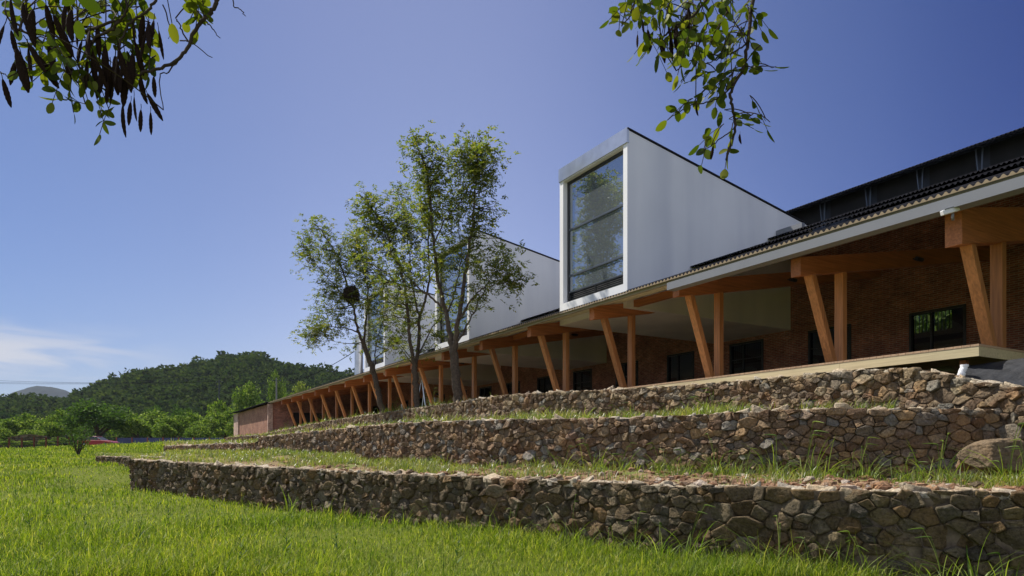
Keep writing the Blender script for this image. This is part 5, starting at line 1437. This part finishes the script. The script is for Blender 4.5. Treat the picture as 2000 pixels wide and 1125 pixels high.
X = (px - 1000) / F * Y; Z = hill_z(X, Y)
ht = rng.uniform(5.0, 9.5, n) * np.where(rng.random(n) < 0.12, 1.25, 1.0)
kk = 64
u = rng.random((n, kk)) ** 0.8
conif = rng.random(n) < 0.7
rad = np.where(conif[:, None], 0.30 * (1.02 - u) ** 0.8 + 0.03, 0.36 * np.sqrt(np.clip(1 - (2 * u - 1) ** 2, 0, 1)) + 0.03) * ht[:, None]
a = rng.uniform(0, 6.28, (n, kk)); rr = rad * rng.uniform(0.35, 1.1, (n, kk))
P = np.stack([X[:, None] + rr * np.cos(a), Y[:, None] + rr * np.sin(a), Z[:, None] + ht[:, None] * (0.12 + 0.88 * u)], -1).reshape(-1, 3)
N_ = len(P)
D = unit(np.stack([np.cos(a), np.sin(a), np.full_like(a, 0.25)], -1).reshape(-1, 3) + 0.7 * rand_dirs(N_, rng)); S = unit(np.cross(D, rand_dirs(N_, rng)))
Lg = np.repeat(ht, kk) * rng.uniform(0.15, 0.30, N_)
V, Q = leaf_quads(P, D, S, Lg, Lg * 0.6)
tag(link('hill_forest', np_mesh('hill_forest', V, Q), MAT['leaf_pine']), kind='stuff')
# far peak
gp = np.linspace(20, 190, 40); gy = np.linspace(2350, 3000, 14)
A, Bm = np.meshgrid(gp, gy); X = (A - 1000) / F * 2600 + 0 * Bm
yr = np.interp(A, [20, 45, 58, 72, 88, 103, 120, 135, 160, 190], [835, 806, 786, 764, 756, 757, 763, 773, 792, 810])
V = np.stack([X, Bm, ZC + np.maximum(0, (HY - yr) / F * 2600) * (1 - ((Bm - 2600) / 420) ** 2).clip(0, 1) + 4 * np.sin(A * 0.5 + Bm * 0.02)], -1).reshape(-1, 3)
nx = len(gp); i = np.arange(len(gy) - 1)[:, None] * nx; j = np.arange(nx - 1)[None, :]
tag(link('far_hill', np_mesh('far_hill', V, np.stack([i + j, i + j + 1, i + nx + j + 1, i + nx + j], -1).reshape(-1, 4), smooth=True), mat_plain('haze_blue_peak', (0.014, 0.026, 0.030), 0.9, 0, 0.05, 0.3, 0.02)), kind='structure')  # blue of the distance haze is put into the peak's base colour

# ------------------------------------------------------------------ lane, fences, car, poles
xs_ = np.linspace(-100, -20, 60); ys_ = np.array([86.6, 87.2, 88.2, 89.6, 91.0])
tag(grid_sheet('lane', xs_, ys_, lambda x, y: ZC + lawn_z(x, y) + 0.012, mat_plain('pale_concrete', (0.42, 0.41, 0.38), 0.9, 0, 0.1, 0.1, 0.5)), kind='structure')

fence = empty('rail_fence', tuple(at(70, 880, 72))); tag(fence, 'dark rail fence with reddish posts along the lane at the lawn edge', 'fence')
fo = np.array(fence.location)
MAT['rust'] = mat_plain('rusty_post', (0.16, 0.055, 0.035), 0.8, 0, 0.2, 0.2, 4)
ends = [(-60, 72.0), (135, 80.0)]
fx = lambda q: (np.array([(ends[0][0] - 1000) / F * ends[0][1], ends[0][1]]) * (1 - q) + np.array([(ends[1][0] - 1000) / F * ends[1][1], ends[1][1]]) * q)
for q in np.linspace(0, 1, 9):
    x, y = fx(q); z = ZC + float(lawn_z(x, y)); mb = MB(); mb.box(x - 0.07 - fo[0], x + 0.07 - fo[0], y - 0.07 - fo[1], y + 0.07 - fo[1], z - 0.3 - fo[2], z + 1.25 - fo[2]); mb.build('post', MAT['rust'], fence)
for hz in (0.35, 0.7, 1.02, 1.2):
    mb = MB()
    for q0, q1 in zip(np.linspace(0, 1, 9)[:-1], np.linspace(0, 1, 9)[1:]):
        a, b = fx(q0), fx(q1)
        mb.bar(np.array([*a, ZC + float(lawn_z(*a)) + hz]) - fo, np.array([*b, ZC + float(lawn_z(*b)) + hz]) - fo, 0.05, 0.06)
    mb.build('rail', MAT['dark_metal'], fence)
bar_ = empty('barrier_fence', tuple(at(350, 866, 92))); tag(bar_, 'low blue panel barrier between the lawn and the shrubs', 'fence')
bo = np.array(bar_.location)
MAT['blue'] = mat_plain('blue_panel', (0.02, 0.03, 0.085), 0.6, 0, 0.4, 0.2, 0.6)
pxs = np.linspace(228, 470, 9)
for a, b in zip(pxs, pxs[1:]):
    A_ = at(a + 0.6, 866, 92)[:2]; B_ = at(b - 0.6, 866, 92)[:2]; mb = MB()
    mb.hexa([np.array([*p, z]) - bo for z in (bo[2] - 0.7, bo[2] + 0.75) for p in (A_, B_, B_ + [0, 0.05], A_ + [0, 0.05])]); mb.build('panel', MAT['blue'], bar_)
for a in pxs:
    p = at(a, 866, 92); mb = MB(); mb.box(p[0] - 0.07 - bo[0], p[0] + 0.07 - bo[0], -0.09, -0.01, -0.7, 0.82); mb.build('post', MAT['rust'], bar_)
pr = Path([((15 - 1000) / F * 98, 98, 2.15, 1.0), ((55 - 1000) / F * 99, 99, 2.6, 1.0), ((92 - 1000) / F * 100, 100, 2.3, 1.0)])
stone_wall('field_wall', pr, MAT['stone_low'], 'distant rough grey stone wall beyond the rail fence', 19, (0.9, 0.6), prot=(0.0, 0.15), cap=False)

def car():
    Y = 88.2; X = at(158, 868, Y)[0]; z = ZC + float(lawn_z(X + 2, Y)) + 0.02
    root = empty('parked_car', (X, Y, z)); tag(root, 'red saloon car parked on the lane beyond the small bush', 'car')
    red = mat_plain('red_car_paint', (0.24, 0.010, 0.02), 0.3, 0.1, 0.6, 0.05, 1)
    def hull(prof, w0, w1, name, mat, bevel=0.05):
        m = MB(); n = len(prof)
        zs = [q[1] for q in prof]; zlo, zhi = min(zs), max(zs)
        wd = lambda zz: w0 + (w1 - w0) * (zz - zlo) / (zhi - zlo + 1e-6)
        V = [(x, -wd(zz) , zz) for x, zz in prof] + [(x, wd(zz), zz) for x, zz in prof]
        m.add(V, [tuple(range(n)), tuple(range(2 * n - 1, n - 1, -1))] + [(i, (i + 1) % n, n + (i + 1) % n, n + i) for i in range(n)])
        return m.build(name, mat, root, bevel=bevel, smooth=False)
    hull([(0.05, 0.35), (0.0, 0.62), (0.08, 0.92), (0.75, 0.98), (2.0, 0.98), (3.25, 0.95), (4.2, 0.83), (4.55, 0.68), (4.62, 0.45), (4.5, 0.3), (0.2, 0.28)], 0.86, 0.88, 'body', red)
    hull([(0.62, 0.975), (1.2, 1.38), (1.7, 1.46), (2.35, 1.44), (3.2, 0.965)], 0.84, 0.62, 'cabin_glass', MAT['dark_metal'], 0.03)
    hull([(1.12, 1.375), (1.7, 1.468), (2.4, 1.447), (2.46, 1.41), (1.7, 1.43), (1.16, 1.345)], 0.655, 0.63, 'roof', red, 0.01)
    for x in (0.92, 3.72):
        for sgn in (-1, 1):
            m = MB(); m.tube([(x, sgn * 0.74, 0.32), (x, sgn * 0.92, 0.32)], 0.32, 18); w = m.build('wheel', mat_tyre, root)
            m = MB(); m.tube([(x, sgn * 0.915, 0.32), (x, sgn * 0.925, 0.32)], 0.2, 14); m.build('rim', MAT['zinc'], w)
    for sgn in (-1, 1):
        m = MB(); m.box(4.28, 4.5, sgn * 0.72 - 0.14, sgn * 0.72 + 0.14, 0.64, 0.76); m.build('headlight', MAT['gutter'], root, bevel=0.02)
        m = MB(); m.box(2.78, 2.95, sgn * 0.93 - 0.08, sgn * 0.93 + 0.08, 1.0, 1.12); m.build('wing_mirror', red, root, bevel=0.03)
mat_tyre = mat_plain('tyre_rubber', (0.02, 0.02, 0.02), 0.9, 0, 0.2, 0.1, 5)
car()

# small bush on the lawn
rng = np.random.default_rng(71)
bp = at(152, 889, 45.0); bp[2] = ZC + float(lawn_z(bp[0], bp[1]))
root = empty('young_bush', tuple(bp)); tag(root, 'small open bush with several stems growing alone on the lawn', 'bush')
wd, lf = NB(), NB(); tips = []
for k in range(11):
    a = rng.uniform(0, 6.28); q = rng.uniform(0.35, 0.95); h = rng.uniform(1.0, 1.95)
    C = np.array([[0, 0, -0.05], [0.3 * q * math.cos(a), 0.3 * q * math.sin(a), 0.35 * h], [q * math.cos(a), q * math.sin(a), h]])
    C = catmull(C, 4); v, qd = tube_np(C, np.linspace(0.05, 0.012, len(C)), 6); wd.add(v, qd); tips += [C[-1], C[-3], C[-2], C[-4]]
tips = np.array(tips); n = 800; B = tips[rng.integers(0, len(tips), n)] + rng.normal(0, 0.2, (n, 3)); D = rand_dirs(n, rng)
lf.add(*leaf_quads(B, D, unit(np.cross(D, rand_dirs(n, rng))), rng.uniform(0.09, 0.16, n), rng.uniform(0.05, 0.08, n)))
wd.build('stems', MAT['bark'], root, smooth=True); lf.build('leaves', MAT['leaf_dark'], root)

# poles and wires
MAT['concrete'] = mat_plain('weathered_concrete', (0.20, 0.19, 0.19), 0.9, 0, 0.1, 0.15, 2)
def pole(px, ytop, Y, label, mat):
    X = (px - 1000) / F * Y; zt = (HY - ytop) / F * Y
    root = empty('utility_pole', (X, Y, ZC + 0.3)); tag(root, label, 'pole')
    m = MB(); m.tube([(0, 0, -0.5), (0, 0, zt * 0.5), (0, 0, zt - 0.3)], [0.2, 0.17, 0.13], 10); m.build('shaft', mat, root, smooth=False)
    m = MB(); m.box(-0.8, 0.8, -0.05, 0.05, zt - 0.9, zt - 0.78); m.build('crossarm', MAT['dark_metal'], root)
    for x in (-0.7, 0.0, 0.7):
        m = MB(); m.tube([(x, 0, zt - 0.78), (x, 0, zt - 0.6)], 0.05, 6); m.build('insulator', MAT['gutter'], root)
    return np.array([X, Y, ZC + 0.3 + zt - 0.6])
e1 = pole(428, 742, 165, 'dark utility pole among the trees under the hill', MAT['dark_metal'])
e2 = pole(540, 738, 125, 'pale concrete utility pole standing before the narrow tree', MAT['concrete'])
MAT['wire'] = mat_plain('black_cable', (0.02, 0.02, 0.025), 1.0, 0, 0.0)
def wire(a, b, sag, label, group):
    u = np.linspace(0, 1, 30)[:, None]; P = a * (1 - u) + b * u; P[:, 2] -= (4 * u * (1 - u))[:, 0] * sag
    nb = NB(); nb.add(*tube_np(P, 0.028, 5)); tag(nb.build('overhead_wire', MAT['wire']), label, 'wire', group)
for a, b, s in ((at(-500, 704, 165), e1 + [-0.7, 0, 0], 2.2), (at(-500, 722, 165), e1, 1.6), (at(-500, 727, 165), e1 + [0.7, 0, 0], 1.6)):
    wire(a, b, s, 'thin overhead wire crossing the sky before the wooded hill', 'overhead wires towards the dark pole')
wire(e2 + [0.7, 0, 0], W(3.54, 1.17, 0.565), 1.0, 'single wire running from the concrete pole to the steel flue', None)

# ------------------------------------------------------------------ people and ladder on the porch
def person(base, label, rz, shirt, pose):
    root = empty('person', tuple(base), rz); tag(root, label, 'person')
    J = {'pel': (0, 0, .95), 'spine': (0, .02, 1.15), 'chest': (0, .03, 1.36), 'neck': (0, .03, 1.50), 'head': (0, .0, 1.60), 'top': (0, .0, 1.70),
         'shL': (-.17, .03, 1.43), 'elL': (-.24, -.02, 1.16), 'haL': (-.16, -.22, 1.08), 'fiL': (-.12, -.31, 1.10), 'shR': (.17, .03, 1.43), 'elR': (.25, 0, 1.15), 'haR': (.22, -.2, 1.02), 'fiR': (.2, -.29, 1.0),
         'hiL': (-.09, 0, .92), 'knL': (-.11, -.02, .5), 'anL': (-.12, .03, .09), 'toL': (-.13, -.14, .04), 'hiR': (.09, 0, .92), 'knR': (.11, -.04, .5), 'anR': (.12, .0, .09), 'toR': (.13, -.16, .04)}
    J.update(pose)
    R = {'pel': .14, 'spine': .125, 'chest': .145, 'neck': .055, 'head': .095, 'top': .075, 'shL': .065, 'shR': .065, 'elL': .042, 'elR': .042, 'haL': .032, 'haR': .032, 'fiL': .02, 'fiR': .02,
         'hiL': .085, 'hiR': .085, 'knL': .058, 'knR': .058, 'anL': .04, 'anR': .04, 'toL': .035, 'toR': .035}
    E = [('pel', 'spine'), ('spine', 'chest'), ('chest', 'neck'), ('neck', 'head'), ('head', 'top'), ('chest', 'shL'), ('shL', 'elL'), ('elL', 'haL'), ('haL', 'fiL'), ('chest', 'shR'), ('shR', 'elR'), ('elR', 'haR'), ('haR', 'fiR'),
         ('pel', 'hiL'), ('hiL', 'knL'), ('knL', 'anL'), ('anL', 'toL'), ('pel', 'hiR'), ('hiR', 'knR'), ('knR', 'anR'), ('anR', 'toR')]
    def skin(name, edges, grow, mat, rootj):
        names = []
        for e in edges:
            for q in e:
                if q not in names: names.append(q)
        names.remove(rootj); names.insert(0, rootj)
        me = bpy.data.meshes.new(name); me.from_pydata([J[q] for q in names], [(names.index(a), names.index(b)) for a, b in edges], [])
        o = link(name, me, mat, root)
        sk = o.modifiers.new('skin', 'SKIN')
        if not me.skin_vertices: me.skin_vertices.new()
        for i, q in enumerate(names):
            r = R[q] + grow; me.skin_vertices[0].data[i].radius = (r, r * (0.72 if q in ('pel', 'spine', 'chest') else 1))
        me.skin_vertices[0].data[0].use_root = True
        sd = o.modifiers.new('sub', 'SUBSURF'); sd.levels = 2; sd.render_levels = 2
        return o
    skin('body', E, 0.0, mat_plain('skin', (0.36, 0.2, 0.13), 0.6), 'pel')
    skin('shirt', [('pel', 'spine'), ('spine', 'chest'), ('chest', 'shL'), ('shL', 'elL'), ('chest', 'shR'), ('shR', 'elR')], 0.02, mat_plain('shirt_cloth', shirt, 0.9), 'pel')
    skin('trousers', [('pel', 'hiL'), ('hiL', 'knL'), ('knL', 'anL'), ('pel', 'hiR'), ('hiR', 'knR'), ('knR', 'anR')], 0.022, mat_plain('dark_trousers', (0.02, 0.022, 0.03), 0.9), 'pel')
    bm = bmesh.new(); bmesh.ops.create_uvsphere(bm, u_segments=14, v_segments=10, radius=0.118)
    for v in list(bm.verts):
        v.co.z *= 1.05
        if v.co.z < -0.02 and v.co.y < 0.03: v.co *= 0.8
    me = bpy.data.meshes.new('hair'); bm.to_mesh(me); bm.free(); o = link('hair', me, mat_plain('black_hair', (0.012, 0.01, 0.01), 0.7), root); o.location = Vector(J['head']) + Vector((0, 0.025, 0.065))
    for sgn in (-1, 1):
        bm = bmesh.new(); bmesh.ops.create_uvsphere(bm, u_segments=8, v_segments=6, radius=0.014); me = bpy.data.meshes.new('eye'); bm.to_mesh(me); bm.free()
        o = link('eye', me, MAT['dark_metal'], root); o.location = Vector(J['head']) + Vector((0.035 * sgn, -0.092, 0.01))
def on_floor(px, t):
    k = (px - 1000) / F; s = t * (0.8603 - 0.5098 * k) / (0.5098 + 0.8603 * k); return W(s, t, DECK)
person(on_floor(788, 1.32), 'person in a white shirt and dark trousers standing among the farther porch posts', 2.2, (0.72, 0.73, 0.75), {})
person(on_floor(853, 1.30), 'person in a white shirt looking down beside the stepladder', 1.2, (0.66, 0.68, 0.70), {'head': (0, -.05, 1.59), 'top': (0, -.07, 1.68), 'haL': (-.10, -.26, 1.14), 'haR': (.12, -.25, 1.15), 'fiL': (-.05, -.32, 1.18), 'fiR': (.06, -.32, 1.18)})
la = empty('stepladder', tuple(on_floor(828, 1.22)), 0.9); tag(la, 'grey metal stepladder leaning open on the porch behind the middle tree', 'ladder')
for sgn in (-1, 1):
    m = MB(); m.bar((sgn * 0.25, -0.55, 0), (sgn * 0.16, 0, 2.5), 0.05, 0.08, (0, 1, 0)); m.build('rail', MAT['zinc'], la)
    m = MB(); m.bar((sgn * 0.25, 0.55, 0), (sgn * 0.16, 0.05, 2.45), 0.04, 0.05, (0, 1, 0)); m.build('prop_leg', MAT['zinc'], la)
for k in range(8):
    u = (k + 0.7) / 8.5; m = MB(); w = 0.25 - 0.09 * u; m.box(-w, w, -0.55 + 0.55 * u - 0.05, -0.55 + 0.55 * u + 0.04, 2.5 * u - 0.015, 2.5 * u + 0.015); m.build('step', MAT['zinc'], la)

# ------------------------------------------------------------------ air
hz = MB(); hz.box(-3100, 3100, -90, 3300, -3.0, 262.0)
n = NT('haze_air'); pv = n.node('ShaderNodeVolumePrincipled')
pv.inputs['Color'].default_value = (0.78, 0.86, 1.0, 1); pv.inputs['Density'].default_value = 0.00007; pv.inputs['Anisotropy'].default_value = 0.0
n.l.new(pv.outputs[0], n.out.inputs['Volume'])
tag(hz.build('haze', n.m), kind='stuff')
